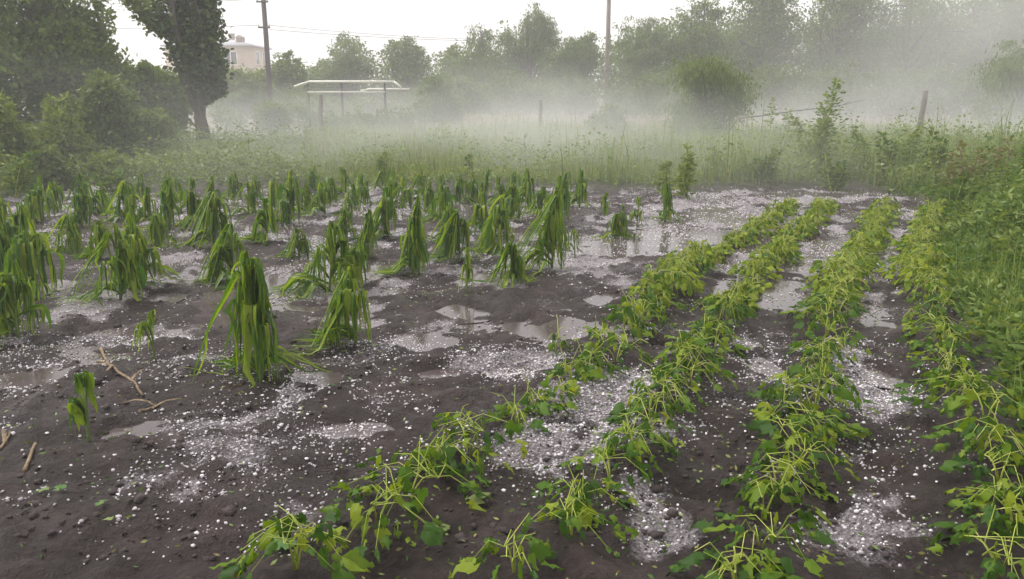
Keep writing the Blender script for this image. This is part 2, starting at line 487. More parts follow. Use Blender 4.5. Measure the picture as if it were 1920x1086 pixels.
gx = graded(-350, 350, -7.2, 7.6, lambda v: 0.030)
gy = graded(-50, 520, 1.7, 14.0, lambda v: 0.019 + 0.0042 * (v - 1.7))
X, Y = np.meshgrid(gx, gy)
Z = ground_h(X.ravel(), Y.ravel())
V = np.stack([X.ravel(), Y.ravel(), Z], 1)
nx, ny = len(gx), len(gy)
i = np.arange(nx * ny).reshape(ny, nx)
Q = np.stack([i[:-1, :-1], i[:-1, 1:], i[1:, 1:], i[1:, :-1]], -1).reshape(-1, 4)
me = mesh_np('ground', V, [Q])
a_s = me.attributes.new('soil', 'FLOAT', 'POINT')
a_s.data.foreach_set('value', soil_mask(V[:, 0], V[:, 1]).astype(np.float32))
tanv = smooth(26, 34, V[:, 1] + 4 * fbm(V[:, 0], V[:, 1], 8, 3, 77)) * smooth(-0.5, 0.3, fbm(V[:, 0], V[:, 1], 14, 3, 78) + 0.25)
a_t = me.attributes.new('tan', 'FLOAT', 'POINT')
a_t.data.foreach_set('value', tanv.astype(np.float32))
a_l = me.attributes.new('slush', 'FLOAT', 'POINT')
sl = np.zeros(len(V))
inside = (np.abs(V[:, 0]) < 9.5) & (V[:, 1] > 1.5) & (V[:, 1] < 14.5)
sl[inside] = smooth(.6, 2.4, hail_density(V[inside, 0], V[inside, 1])) * (.62 + .38 * smooth(3.5, 6.5, V[inside, 1]))
a_l.data.foreach_set('value', sl.astype(np.float32))
smooth_shade(me)
tag(obj('ground', me, M['ground']), kind='structure')

for (cx, cy_, a, b) in PW:
    mb = MB()
    n = 28
    th = np.arange(n) / n * 2 * np.pi
    rr_ = 1.45 + 0.12 * np.sin(3 * th + cx) + 0.08 * np.sin(5 * th + cy_)
    P = np.stack([np.cos(th) * a * rr_, np.sin(th) * b * rr_, np.zeros(n)], 1)
    mb.add(np.vstack([P, [[0, 0, 0]]]), tris=[(j, (j + 1) % n, n) for j in range(n)])
    o = mb.build('puddle', M['water'])
    o.location = (cx, cy_, WATER_Z + 0.0007 * len(bpy.data.objects) % 0.004)
    tag(o, kind='structure')

# rain standing in the hollows of the far half of the plot: one level sheet, the mud rises through it
fl = MB()
fx = np.linspace(-9.0, 7.5, 34); fy = np.linspace(4.2, 14.5, 22)
FX, FY = np.meshgrid(fx, fy)
i = np.arange(FX.size).reshape(FX.shape)
fl.add(np.stack([FX.ravel(), FY.ravel(), np.zeros(FX.size)], 1), quads=np.stack([i[:-1, :-1], i[:-1, 1:], i[1:, 1:], i[1:, :-1]], -1).reshape(-1, 4))
o = fl.build('water', M['water'])
o.location.z = WATER_Z - 0.0035
tag(o, kind='structure')

# ------------------------------------------------------------------ trees, bushes
def leaf_quads(P, D, size, aspect, rng, mb):
    """a rhombic leaf at every P, long axis D"""
    n = len(P)
    D = D / (np.linalg.norm(D, axis=1)[:, None] + 1e-9)
    R = rng.normal(size=(n, 3))
    W = np.cross(D, R); W /= np.linalg.norm(W, axis=1)[:, None] + 1e-9
    s = size * rng.uniform(0.6, 1.35, n)[:, None]
    a = P; c = P + D * s
    mid = P + D * s * 0.45
    V = np.stack([a, mid + W * s * aspect * 0.5, c, mid - W * s * aspect * 0.5], 1).reshape(-1, 3)
    q = np.arange(n * 4).reshape(n, 4)
    mb.add(V, quads=q)

def crown_points(blobs, n, rng, clump=0.16, per=36, shell=0.55):
    """clumped points through the volume of some ellipsoids"""
    w = np.array([b[3] * b[4] * b[5] for b in blobs]) ** 0.75
    w = w / w.sum()
    P, O = [], []
    for b, k in zip(blobs, w):
        m = max(1, int(n * k / per))
        d = rng.normal(size=(m, 3)); d /= np.linalg.norm(d, axis=1)[:, None]
        r = rng.uniform(shell ** 3, 1, m) ** (1 / 3) * rng.uniform(0.8, 1.04, m)
        cen = np.array(b[:3]); rad = np.array(b[3:6])
        cc = cen + d * r[:, None] * rad
        cs = clump * rad.mean() * rng.uniform(0.6, 1.5, m)
        pts = cc[:, None] + np.clip(rng.normal(size=(m, per, 3)), -1.5, 1.5) * cs[:, None, None] * np.array([1, 1, 0.7])
        P.append(pts.reshape(-1, 3)); O.append(np.repeat(d, per, 0))
    return np.vstack(P), np.vstack(O)

def limb(mb, a, b, r0, r1, rng, bend=0.08, sides=6, n=6):
    a = np.array(a, float); b = np.array(b, float)
    t = np.linspace(0, 1, n)[:, None]
    P = a + (b - a) * t
    off = rng.normal(size=3) * np.linalg.norm(b - a) * bend
    P = P + off * np.sin(np.pi * t)
    mb.tube(P, np.linspace(r0, r1, n), sides)

def tree(name, label, cat, base, blobs, n, leaf, aspect, mat, trunk_r, seed, droop=0.0, clump=0.16, shell=0.5, group=None, per=36, bare=0):
    r = np.random.default_rng(seed)
    bz = gh(base[0], base[1])
    t = thing(name, (base[0], base[1], bz - 0.05), label, cat, group)
    top = max(b[2] + b[5] * 0.5 for b in blobs)
    tb = MB()
    cx = np.mean([b[0] for b in blobs]); cy_ = np.mean([b[1] for b in blobs])
    tp = np.array([cx * 0.7, cy_ * 0.7, top])
    npt = 8
    s = np.linspace(0, 1, npt)[:, None]
    P = tp * s + np.array([0.12, 0.05, 0]) * np.sin(s * 5 + seed)
    P[0] = (0, 0, 0)
    tb.tube(P, trunk_r * (1 - 0.8 * s[:, 0]) * (1 + 0.35 * np.exp(-s[:, 0] * 14)), 8)
    for b in blobs:
        for k in range(3):
            st = P[min(npt - 2, 1 + int(r.integers(0, npt - 3)))]
            d = r.normal(size=3); d /= np.linalg.norm(d)
            en = np.array(b[:3]) + d * np.array(b[3:6]) * 0.75
            if st[2] > en[2]: st = P[2]
            limb(tb, st, en, trunk_r * 0.38, trunk_r * 0.08, r)
    for k in range(bare):
        b = blobs[k % len(blobs)]
        st = np.array(b[:3]); en = st + np.array([r.uniform(-.6, .6) * b[3], r.uniform(-.5, .5) * b[4], b[5] * r.uniform(1.1, 1.35)])
        limb(tb, st, en, trunk_r * 0.12, trunk_r * 0.04, r, 0.1, 4)
    tb.build('trunk', M['bark'], t, True)
    pts, outw = crown_points(blobs, int(n * (1.55 if base[1] > 28 else 1.2)), r, clump * 1.15, per, shell)
    D = r.normal(size=pts.shape) + outw * 0.5
    D[:, 2] -= droop * 3
    keep = pts[:, 2] > 0.03
    cb = MB()
    leaf_quads(pts[keep], D[keep], leaf * (.95 if base[1] > 28 else 1), aspect, r, cb)
    if droop > 0.5:                                       # hanging twigs of leaves
        m = n // 60
        sel = pts[r.integers(0, len(pts), m)]
        ln = r.uniform(0.4, 1.3, m) * np.mean([b[5] for b in blobs]) * 0.35
        for k in range(14):
            f = (k + r.uniform(0, 1, m)) / 14
            Q_ = sel + np.stack([r.normal(size=m) * 0.05, r.normal(size=m) * 0.05, -f * ln], 1)
            kp = Q_[:, 2] > 0.05
            leaf_quads(Q_[kp], (r.normal(size=(m, 3)) * 0.5 + np.array([0, 0, -1.2]))[kp], leaf, aspect, r, cb)
    cb.build('crown', mat, t)
    return t

def spread(px0, px1, py_top, py_bot, Y, k, seed, flat=0.8, round_=True, core=1.0):
    """ellipsoids that fill a photo rectangle at distance Y, relative to the base under its middle"""
    r = np.random.default_rng(seed)
    A = at((px0 + px1) / 2, py_bot, Y)
    x0 = at(px0, py_bot, Y).x; x1 = at(px1, py_bot, Y).x
    zt = at(px0, py_top, Y).z; zb = max(0.0, at(px0, py_bot, Y).z)
    w, h = x1 - x0, zt - zb
    g = gh(A.x, Y)
    zb -= g; zt -= g
    bl = [(0, 0, zb + h * 0.47 * core, w * 0.44 * core, w * 0.38 * flat * core, h * 0.47 * core)]
    for j in range(k):
        u = r.uniform(-1, 1); v = r.uniform(0, 1)
        lim = math.sqrt(max(0.05, 1 - (2 * v - 1) ** 2)) if round_ else 1
        rx = w * r.uniform(0.15, 0.27); rz = h * r.uniform(0.12, 0.24)
        bl.append((u * lim * (w / 2 - rx), r.uniform(-1, 1) * w * 0.3 * flat, zb + rz + v * (h - 2 * rz), rx, rx * r.uniform(.8, 1.1), rz))
    return (A.x, Y), bl

def put(name, label, px0, px1, pt, pb, Yd, k, n, leaf, asp, mat, tr, seed, cat='tree', group=None, **kw):
    rnd = kw.pop('round_', True); core = kw.pop('core', .88)
    base, bl = spread(px0, px1, pt, pb, Yd, k, seed, round_=rnd, core=core)
    return tree(name, label, cat, base, bl, n, leaf, asp, M[mat], tr, seed, group=group, **kw)

# left thicket: trees behind, bushes in front
G1 = 'trees and bushes of the thicket by the maize'
put('broadleaf_tree', 'tall dark dense tree at the left edge of the photo, above the bushes', -190, 110, -180, 300, 17, 14, 16000, .13, .55, 'tree_dark', .16, 101, group=G1)
put('broadleaf_tree', 'tall mid green tree of the thicket, its crown sloping down to the sky gap', 20, 232, -90, 290, 18.5, 14, 16000, .13, .55, 'tree_mid', .15, 102, group=G1, round_=False)
put('broadleaf_tree', 'lower rounded tree left of the poplar, under the sky gap', 140, 320, 45, 290, 20, 12, 14000, .13, .55, 'tree_mid', .12, 103, group=G1)
put('broadleaf_tree', 'low tree crown directly behind the poplar, left of its trunk', 235, 372, 100, 290, 21, 10, 9000, .13, .55, 'tree_mid', .12, 104, group=G1)
put('bush', 'pale green willowy bush at the left edge above the drooping maize', -70, 85, 160, 380, 12.8, 10, 10000, .085, .4, 'tree_light', .05, 105, 'bush', G1, droop=.3, round_=False)
put('bush', 'tall yellowish green bush in the middle of the thicket', 50, 195, 165, 350, 14, 10, 10000, .085, .45, 'tree_light', .05, 106, 'bush', G1, round_=False)
put('bush', 'dark shaded bush standing between the yellowish bush and the poplar', 150, 295, 125, 335, 15.2, 10, 11000, .095, .5, 'tree_dark', .05, 107, 'bush', G1)
put('bush', 'pale low bush at the foot of the poplar, on its left', 215, 352, 195, 330, 16, 9, 9000, .09, .45, 'tree_light', .05, 108, 'bush', G1, round_=False)
put('bush', 'small round bush with silvery leaves low in the thicket', 45, 150, 262, 372, 12.6, 7, 5000, .07, .6, 'willow', .03, 109, 'bush', G1)
put('bush', 'mid green bush between the silvery bush and the poplar foot', 130, 260, 270, 355, 13.6, 8, 6000, .08, .5, 'tree_mid', .03, 110, 'bush', G1)

# the poplar
PX, PY = at(387, 285, 18.6).x, 18.6
def poplar():
    r = np.random.default_rng(5)
    z = lambda py: at(387, py, PY).z - gh(PX, PY)
    xo = lambda px: at(px, 200, PY).x - PX
    bl = []
    for py, px, w in ((172, 388, 22), (150, 386, 32), (122, 381, 40), (90, 377, 46), (55, 374, 50), (20, 373, 52), (-20, 373, 52), (-70, 372, 50), (-130, 368, 48), (-190, 370, 36)):
        ww = w / F * PY
        bl.append((xo(px), 0, z(py), ww, ww * .9, ww * .75))
        for k in range(3):
            bl.append((xo(px) + r.uniform(-.7, .7) * ww, r.uniform(-.6, .6) * ww, z(py) + r.uniform(-.3, .3), ww * .42, ww * .42, ww * .5))
    t = tree('poplar_tree', 'tall columnar poplar with brown trunk, its top out of the photo', 'tree', (PX, PY), bl, 15000, .105, .8, M['poplar'], .15, 5, clump=.22, shell=.35)
    cb = MB()                                             # the side branch that hangs out over the sky gap
    bl2 = [(xo(300), -.1, z(18), .30, .3, .3), (xo(278), -.1, z(-5), .26, .25, .24), (xo(318), -.1, z(45), .28, .25, .25)]
    pts, outw = crown_points(bl2, 1500, r, .3, 30, .2)
    leaf_quads(pts, r.normal(size=pts.shape), .10, .8, r, cb)
    cb.build('side_branch', M['tree_light'], t)
poplar()

# middle distance and far trees
G2 = 'far trees behind the mist'
put('hedge_bush', 'bright yellow green bush under the house, beside the poplar', 400, 508, 98, 222, 42, 8, 6750, .17, .6, 'tree_light', .06, 201, 'bush', G2)
put('hedge_bush', 'dark green bush just right of the dark pole, below the skyline', 490, 580, 88, 222, 46, 8, 6750, .18, .6, 'tree_mid', .06, 202, 'bush', G2)
put('hedge_bush', 'low grey green bush between the dark bush and the airy birch', 560, 640, 103, 222, 62, 6, 4725, .22, .6, 'tree_mid', .06, 203, 'bush', G2)
put('birch_tree', 'airy tree with thin see-through top above the white pipe', 595, 726, 52, 222, 56, 9, 7020, .19, .5, 'willow', .12, 204, group=G2, droop=.4, bare=5, clump=.2)
put('round_tree', 'rounded tree with small holes in its crown right of the airy tree', 700, 836, 64, 222, 58, 8, 7560, .20, .6, 'tree_mid', .14, 205, group=G2)
put('slender_tree', 'narrow dark tree in the dip between the round tree and willows', 812, 880, 72, 222, 60, 6, 4860, .20, .6, 'tree_mid', .10, 206, group=G2)
put('willow_tree', 'misty willow with a sloping top, leftmost of the tall willows', 845, 970, 32, 222, 52, 9, 10800, .19, .32, 'willow', .16, 207, group=G2, droop=.8, bare=3)
put('willow_tree', 'tallest middle willow with thin ragged tips against the white sky', 925, 1055, -8, 222, 53, 9, 10800, .19, .32, 'willow', .18, 208, group=G2, droop=.8, bare=8)
put('willow_tree', 'hanging willow just left of the pale pole', 1015, 1128, 25, 222, 51, 8, 9450, .19, .32, 'willow', .16, 209, group=G2, droop=.8, bare=4)
put('willow_tree', 'pale willow just right of the pale pole', 1130, 1270, 5, 222, 50, 9, 10530, .19, .32, 'willow', .16, 210, group=G2, droop=.7, bare=5)
put('broadleaf_tree', 'tall ragged tree between the pale willow and the dark tree', 1235, 1380, -25, 222, 50, 9, 10800, .19, .5, 'tree_mid', .18, 211, group=G2, droop=.3, bare=3)
put('broadleaf_tree', 'dark tall tree whose crown leaves the top of the photo', 1325, 1500, -110, 222, 54, 11, 11475, .20, .6, 'tree_dark', .22, 212, group=G2)
put('broadleaf_tree', 'hazy grey green tree right of the dark tall tree', 1460, 1640, -110, 222, 52, 10, 11475, .20, .5, 'tree_mid', .2, 213, group=G2)
put('willow_tree', 'pale hazy willow above the brightest mist', 1590, 1780, -120, 222, 50, 10, 12150, .19, .34, 'willow', .2, 214, group=G2, droop=.6)
put('broadleaf_tree', 'hazy tall tree between the pale willow and the frame edge', 1730, 1920, -120, 222, 48, 10, 11475, .19, .5, 'tree_mid', .2, 215, group=G2)
put('broadleaf_tree', 'tall misty tree cut by the right edge of the photo', 1850, 2060, -120, 222, 46, 8, 8100, .19, .5, 'tree_mid', .2, 216, group=G2)
put('willow_tree', 'nearer drooping willow at the right edge over the weeds', 1800, 2010, 45, 262, 27, 11, 11000, .13, .3, 'willow', .14, 217, group=G2, droop=.9)
put('drooping_bush', 'big dark drooping bush standing in the mist right of the pale pole', 1228, 1402, 88, 275, 23.5, 10, 13000, .12, .26, 'willow', .12, 218, 'bush', G2, droop=1.0, core=.55, clump=.34, shell=.2, bare=6)
put('bush', 'small dark misty bush at the foot of the pale pole', 1095, 1185, 175, 278, 23.5, 7, 4200, .12, .45, 'tree_mid', .05, 219, 'bush', G2)
put('bush', 'misty bush right of the white pipe', 762, 880, 132, 262, 32, 8, 5500, .13, .4, 'willow', .06, 220, 'bush', G2, droop=.4)
put('bush', 'small misty bush left of the white pipe', 470, 555, 172, 260, 29, 7, 4000, .12, .45, 'tree_mid', .05, 221, 'bush', G2)


def woodland():
    r = np.random.default_rng(230)
    mb = MB()
    for px in range(405, 2050, 42):
        Yw = 57 + r.uniform(-2, 6)
        top = np.interp(px, [400, 560, 640, 840, 900, 1130, 1200, 1450, 1900], [118, 106, 98, 96, 52, 60, 42, 5, -15]) + r.uniform(-12, 14)
        A = at(px, 222, Yw); zt_ = at(px, top, Yw).z
        rad = 42 / F * Yw * r.uniform(.8, 1.2)
        pts, ow = crown_points([(A.x, Yw, zt_ * .48, rad, rad * .8, zt_ * .5)], 1500 if px < 1150 else 2600, r, .2, 30, .4)
        leaf_quads(pts, r.normal(size=pts.shape) + np.array([0, 0, -.6]), .25 if px < 1150 else .3, .45, r, mb)
    tag(mb.build('woodland', M['tree_mid']), 'far belt of misty woodland behind the single trees', 'woodland', kind='stuff')
woodland()

def shrub_belt():
    r = np.random.default_rng(240)
    mb = MB()
    for px in list(range(402, 560, 34)) + list(range(556, 780, 32)) + list(range(770, 1110, 40)) + list(range(1170, 2030, 42)):
        Yw = 40 + r.uniform(-2.5, 5)
        top = np.interp(px, [400, 545, 565, 760, 785, 900, 1110, 1300, 1480, 1700, 2000], [150, 160, 188, 188, 150, 130, 140, 120, 125, 135, 120]) + r.uniform(-16, 22) * (1 if not 555 < px < 775 else .35)
        A = at(px, 222, Yw); g_ = gh(A.x, Yw); zt_ = at(px, top, Yw).z - g_
        rad = 36 / F * Yw * r.uniform(.8, 1.3)
        bl_ = [(A.x, Yw, g_ + zt_ * .48, rad, rad * .8, zt_ * .5)] + [(A.x + r.uniform(-1, 1) * rad, Yw + r.uniform(-.5, .5), g_ + zt_ * r.uniform(.3, .95), rad * .4, rad * .4, zt_ * .2) for _ in range(3)]
        pts, ow = crown_points(bl_, 1700, r, .22, 30, .45)
        leaf_quads(pts, r.normal(size=pts.shape) + np.array([0, 0, -.9]), .19, .4, r, mb)
    for px in list(range(548, 780, 24)) + [420, 445]:                # low growth round the pipe's posts
        Yw = 28.5 + r.uniform(-1, 1.2)
        A = at(px, 240, Yw); g_ = gh(A.x, Yw); zt_ = at(px, r.uniform(186, 214), Yw).z - g_
        rad = 17 / F * Yw * r.uniform(.8, 1.3)
        pts, ow = crown_points([(A.x, Yw, g_ + zt_ * .45, rad, rad, zt_ * .5)], 520, r, .3, 20, .3)
        leaf_quads(pts, r.normal(size=pts.shape) + np.array([0, 0, .3]), .12, .4, r, mb)
    tag(mb.build('shrubbery', M['willow']), 'belt of soft misty shrubs in front of the far trees', 'shrubs', kind='stuff')
shrub_belt()

# ------------------------------------------------------------------ house, poles, pipe, posts
def house():
    Yh = 92.0
    ez = at(460, 84, Yh).z; base = gh(-30, Yh)
    xr = at(468, 90, Yh).x; xl = xr - 9.5
    t = thing('house', ((xl + xr) / 2, Yh + 3.5, base), 'cream two storey house with pale hipped roof behind the poplar', 'house')
    hw, hd, H = (xr - xl) / 2, 3.5, ez - base
    w = MB(); w.box((-hw, -hd, -0.3), (hw, hd, H)); w.build('wall', M['plaster'], t)
    rf = MB(); o = 0.35; rh = .8
    V = [(-hw - o, -hd - o, H), (hw + o, -hd - o, H), (hw + o, hd + o, H), (-hw - o, hd + o, H), (-hw + 3, 0, H + rh), (hw - 3, 0, H + rh)]
    V += [(a, b, c - .18) for a, b, c in V[:4]]
    rf.add(V, [(0, 1, 5, 4), (2, 3, 4, 5), (0, 6, 7, 1), (1, 7, 8, 2), (2, 8, 9, 3), (3, 9, 6, 0), (6, 9, 8, 7)], [(1, 2, 5), (3, 0, 4)])
    ro = rf.build('roof', M['roof'], t)
    ch = MB(); ch.box((hw - 3.3, -.3, H + .55), (hw - 2.8, .2, H + 1.35)); ch.box((hw - 3.36, -.36, H + 1.35), (hw - 2.74, .26, H + 1.43)); ch.build('chimney', M['chimney'], ro)
    dm = MB(); dm.box((hw - 1.9, -2.2, H + .35), (hw - 1.2, -1.2, H + .85)); dm.add([(hw - 2.0, -2.3, H + .85), (hw - 1.1, -2.3, H + .85), (hw - 1.55, -2.3, H + 1.15), (hw - 2.0, -1.1, H + .85), (hw - 1.1, -1.1, H + .85), (hw - 1.55, -1.1, H + 1.15)], [(0, 2, 5, 3), (1, 4, 5, 2)], [(0, 1, 2), (3, 5, 4)]); dm.build('dormer', M['chimney'], ro)
    for wy, wz in ((-.9, H - 2.1), (1.6, H - 2.1), (-.9, 1.2)):        # windows of the gable side
        fb = MB(); x1 = hw + .06
        for lo, hi in (((hw - .02, wy - .6, wz), (x1, wy + .6, wz + .1)), ((hw - .02, wy - .6, wz + 1.4), (x1, wy + .6, wz + 1.5)), ((hw - .02, wy - .6, wz + .1), (x1, wy - .48, wz + 1.4)),
                       ((hw - .02, wy + .48, wz + .1), (x1, wy + .6, wz + 1.4)), ((hw - .02, wy - .05, wz + .1), (x1, wy + .05, wz + 1.4))):
            fb.box(lo, hi)
        f = fb.build('window', M['white'], t)
        for ya, yb in ((wy - .48, wy - .05), (wy + .05, wy + .48)):
            pb = MB(); pb.box((hw - .01, ya, wz + .1), (hw + .02, yb, wz + 1.4)); pb.build('pane', M['glass'], f)
    for wx, wz in ((hw - 2.2, H - 2.2), (hw - 5.2, H - 2.2), (hw - 8, H - 2.2), (hw - 2.2, 1.2), (hw - 5.2, 1.2)):
        fb = MB(); a, b_ = 1.5, 1.5
        y0 = -hd - .06
        for lo, hi in (((wx - a / 2, y0, wz), (wx + a / 2, -hd + .02, wz + .1)), ((wx - a / 2, y0, wz + b_ - .1), (wx + a / 2, -hd + .02, wz + b_)),
                       ((wx - a / 2, y0, wz + .1), (wx - a / 2 + .3, -hd + .02, wz + b_ - .1)), ((wx + a / 2 - .1, y0, wz + .1), (wx + a / 2, -hd + .02, wz + b_ - .1)),
                       ((wx - .05, y0, wz + .1), (wx + .05, -hd + .02, wz + b_ - .1))):
            fb.box(lo, hi)
        f = fb.build('window', M['white'], t)
        for s in (-1, 1):
            pb = MB(); xa = wx - a / 2 + .3 if s < 0 else wx + .05; xb = wx - .05 if s < 0 else wx + a / 2 - .1
            pb.box((xa, -hd - .02, wz + .1), (xb, -hd + .01, wz + b_ - .1)); pb.build('pane', M['glass'], f)
house()

def utility_pole(px, Yp, mat, label, r, arms):
    A = at(px, 150, Yp); b = gh(A.x, Yp)
    t = thing('utility_pole', (A.x, Yp, b - .2), label, 'pole')
    p = MB(); p.tube([(0, 0, 0), (0.02, 0, 4.5), (0, 0, 9.0)], [r, r * .88, r * .72], 12); p.build('post', M[mat], t, True)
    for py in arms:
        z = at(px, py, Yp).z - b + .2
        a = MB(); a.box((-.28, -r - .06, z - .04), (.28, -r + .02, z + .04)); ao = a.build('crossarm', M['steel'], t)
        for s in (-.25, .25):
            i_ = MB(); i_.tube([(s, -r - .02, z + .04), (s, -r - .02, z + .1), (s, -r - .02, z + .16)], [.03, .05, .02], 8); i_.build('insulator', M['porcelain'], ao, True)
    return A.x, b
xL, bL = utility_pole(504, 40.0, 'pole', 'dark wooden utility pole with a small crossarm beside the house', .135, (52, 4))
xR, bR = utility_pole(1137, 44.0, 'pole_pale', 'pale brownish pole rising from the mist between the willows', .135, (-28,))

def wire(p0, p1, sag, label):
    t = np.linspace(0, 1, 24)[:, None]
    P = np.array(p0) * (1 - t) + np.array(p1) * t
    P[:, 2] -= sag * 4 * (t * (1 - t))[:, 0]
    b = MB(); b.tube(P, .011, 4)
    o = b.build('power_line', M['wire'])
    tag(o, label, 'cable', 'power lines at the dark pole')
zt = lambda py: at(504, py, 40).z
wire((xL - .25, 39.85, zt(4) + .1), (-29, 37, zt(18)), .15, 'upper thin wire running left from the dark pole behind the poplar')
wire((xL + .25, 39.85, zt(4) + .1), (8, 58, 8.9), .3, 'upper thin wire running from the dark pole out of the top of the photo')
wire((xL - .25, 39.85, zt(52) + .1), (-29, 37, zt(52)), .2, 'lower thin wire left of the dark pole above the house roof')
wire((xL + .25, 39.85, zt(52) + .1), (9, 66, 6.0), .5, 'lower thin wire running right from the dark pole across the white sky')
wire((xL + .25, 39.85, zt(56)), (6, 60, 5.3), .3, 'lowest thin wire right of the dark pole, ending behind the airy tree')

def pipe_gate():
    Yp = 31.0
    A = at(650, 180, Yp); b = gh(A.x, Yp)
    t = thing('gas_pipe', (A.x, Yp, b), 'pale painted overground pipe arch on thin dark posts in the mist', 'pipe')
    q = lambda px, py, dy=0: tuple(np.array(at(px, py, Yp + dy)) - np.array([A.x, Yp - 0, b]) )
    m_ = MB(); m_.tube([q(552, 163), q(566, 158), q(580, 153.5)], .048, 8); m_.tube([q(580, 153.5), q(660, 153.5), q(738, 153.5)], .048, 8); m_.tube([q(738, 153.5), q(746, 159), q(752, 165)], .048, 8); m_.build('arch_pipe', M['pipe'], t, True)
    m_ = MB(); m_.tube([q(686, 170, .3), q(690, 167.5, .3), q(725, 167.5, .3), q(768, 167.5, .3)], .042, 8); m_.tube([q(676, 170.5, .3), q(686, 170, .3)], .042, 8); m_.build('side_pipe', M['pipe'], t, True)
    m_ = MB(); m_.tube([q(577, 173), q(640, 173), q(722, 173)], .03, 8); m_.build('rail', M['pipe'], t, True)
    for px, p0 in ((577, 155), (640, 155), (721, 155)):
        m_ = MB(); e = q(px, p0, .06); m_.tube([(e[0], e[1], -.3), e], .045, 8); m_.build('support_post', M['steel'], t, True)
pipe_gate()

def post(px, pt, pb, Yp, r, lean, label):
    A = at(px, pb, Yp); b = gh(A.x, Yp)
    zt_ = at(px, pt, Yp).z - b
    n = 9
    s = np.linspace(0, 1, n)
    P = np.stack([lean * s + .015 * np.sin(s * 9), .01 * np.cos(s * 7), -.25 + (zt_ + .25) * s], 1)
    m_ = MB(); m_.tube(P, r * (1 - .15 * s) * (1 + .05 * np.sin(s * 17)), 8)
    o = m_.build('fence_post', M['wood'], None, True)
    o.location = (A.x, Yp, b)
    tag(o, label, 'post', 'old posts in the misty meadow')
post(603, 178, 262, 27, .085, .04, 'dark weathered post under the pale pipe')
post(1015, 188, 290, 25, .06, -.05, 'thin grey post in the misty meadow below the willows')
post(1717, 170, 300, 20, .075, .03, 'weathered post among the tall weeds below the brightest mist')
post(708, 205, 262, 28, .05, .02, 'thin faint post in the mist below the right end of the pipe')

def dead_branch():
    r = np.random.default_rng(44)
    A = at(1500, 205, 21); b = gh(A.x, 21)
    P = np.array([np.array(at(px, py, 21)) for px, py in ((1385, 222), (1440, 216), (1490, 208), (1540, 203), (1580, 197), (1622, 187))])
    t_ = thing('dead_branch', (A.x, 21, b), 'long bare grey branch leaning through the tall weeds', 'branch')
    P -= np.array([A.x, 21, b])
    m_ = MB(); m_.tube(P, np.linspace(.022, .006, 6), 6); m_.build('stem', M['wood'], t_, True)
    m_ = MB()
    for k, (dx, dz) in ((1, (.3, .18)), (2, (.35, .1)), (3, (.3, -.12)), (4, (.25, .1))):
        limb(m_, P[k], P[k] + np.array([dx, r.uniform(-.1, .1), dz]), .012, .004, r, .1, 5)
    limb(m_, P[0] + np.array([0, 0, 0]), (P[0][0] - .35, .1, 0.02), .035, .03, r, .05, 6)
    m_.build('twig', M['wood'], t_, True)
dead_branch()

# ------------------------------------------------------------------ meadow grass and weeds
def blades(n, xf, yf, hmin, hmax, wid, mat, name, seed, lean=.35, mask=None):
    r = np.random.default_rng(seed)
    x, y = xf(r, n), None
    y = yf(r, n); x = xf(r, n, y)
    if mask is not None:
        k = mask(x, y, r); x, y = x[k], y[k]
    n = len(x)
    z = ground_h(x, y) - .02
    h = r.uniform(hmin, hmax, n) * (0.8 + 0.9 * fbm(x, y, 1.3, 3, seed)).clip(.25, 2) * np.where(r.uniform(0, 1, n) < .06, r.uniform(1.3, 2.2, n), 1)
    az = r.uniform(0, 2 * np.pi, n); ln = r.uniform(.05, lean, n) * h
    dx, dy = np.cos(az), np.sin(az)
    px_, py_ = -dy * wid * .5, dx * wid * .5
    px_ = px_ * r.uniform(.6, 1.4, n); py_ = py_ * r.uniform(.6, 1.4, n)
    B = np.stack([x, y, z], 1); W = np.stack([px_, py_, np.zeros(n)], 1)
    Mi = B + np.stack([dx * ln * .3, dy * ln * .3, h * .6], 1)
    T = B + np.stack([dx * ln, dy * ln, h], 1)
    V = np.stack([B - W, B + W, Mi + W * .7, Mi - W * .7, T], 1).reshape(-1, 3)
    i = np.arange(n)[:, None] * 5
    me = mesh_np(name, V, [i + np.array([[0, 1, 2, 3]]), i + np.array([[3, 2, 4]])])
    return obj(name, me, mat)

def xfan(r, n, y=None, lo=-.75, hi=.75):
    if y is None: y = np.full(n, 10.0)
    return r.uniform(lo, hi, n) * y

def ynear(a, b):
    return lambda r, n: a * (b / a) ** r.uniform(0, 1, n)

offsoil = lambda x, y, r: soil_mask(x, y) < r.uniform(.1, .6, len(x))
o = blades(60000, xfan, ynear(11.8, 34), .14, .42, .018, M['grass'], 'meadow_grass', 301, mask=lambda x, y, r: offsoil(x, y, r) & (x > -.26 * y))
tag(o, 'tall misty meadow grass behind the maize plot', 'grass', kind='stuff')

o = blades(9000, lambda r, n, y=None: xfan(r, n, y, .12, .75), ynear(12.0, 18), .30, .75, .020, M['weed_pale'], 'tall_grass', 303, .45, mask=lambda x, y, r: offsoil(x, y, r) & (fbm(x, y, .8, 3, 304) > .0))
tag(o, 'ragged tufts of tall grass behind the far ends of the bean rows', 'grass', kind='stuff')

def leafy_mass(name, pts_n, xf, yf, hfun, leaf, asp, mat, seed, mask=None):
    r = np.random.default_rng(seed)
    y = yf(r, pts_n); x = xf(r, pts_n, y)
    if mask is not None:
        k = mask(x, y, r); x, y = x[k], y[k]
    n = len(x)
    hmax = hfun(x, y, r)
    z = ground_h(x, y) + hmax * r.uniform(0, 1, n) ** .85
    P = np.stack([x, y, z], 1)
    D = r.normal(size=(n, 3)); D[:, 2] = D[:, 2] * .5 + .2
    mb = MB(); leaf_quads(P, D, leaf, asp, r, mb)
    return mb.build(name, mat)

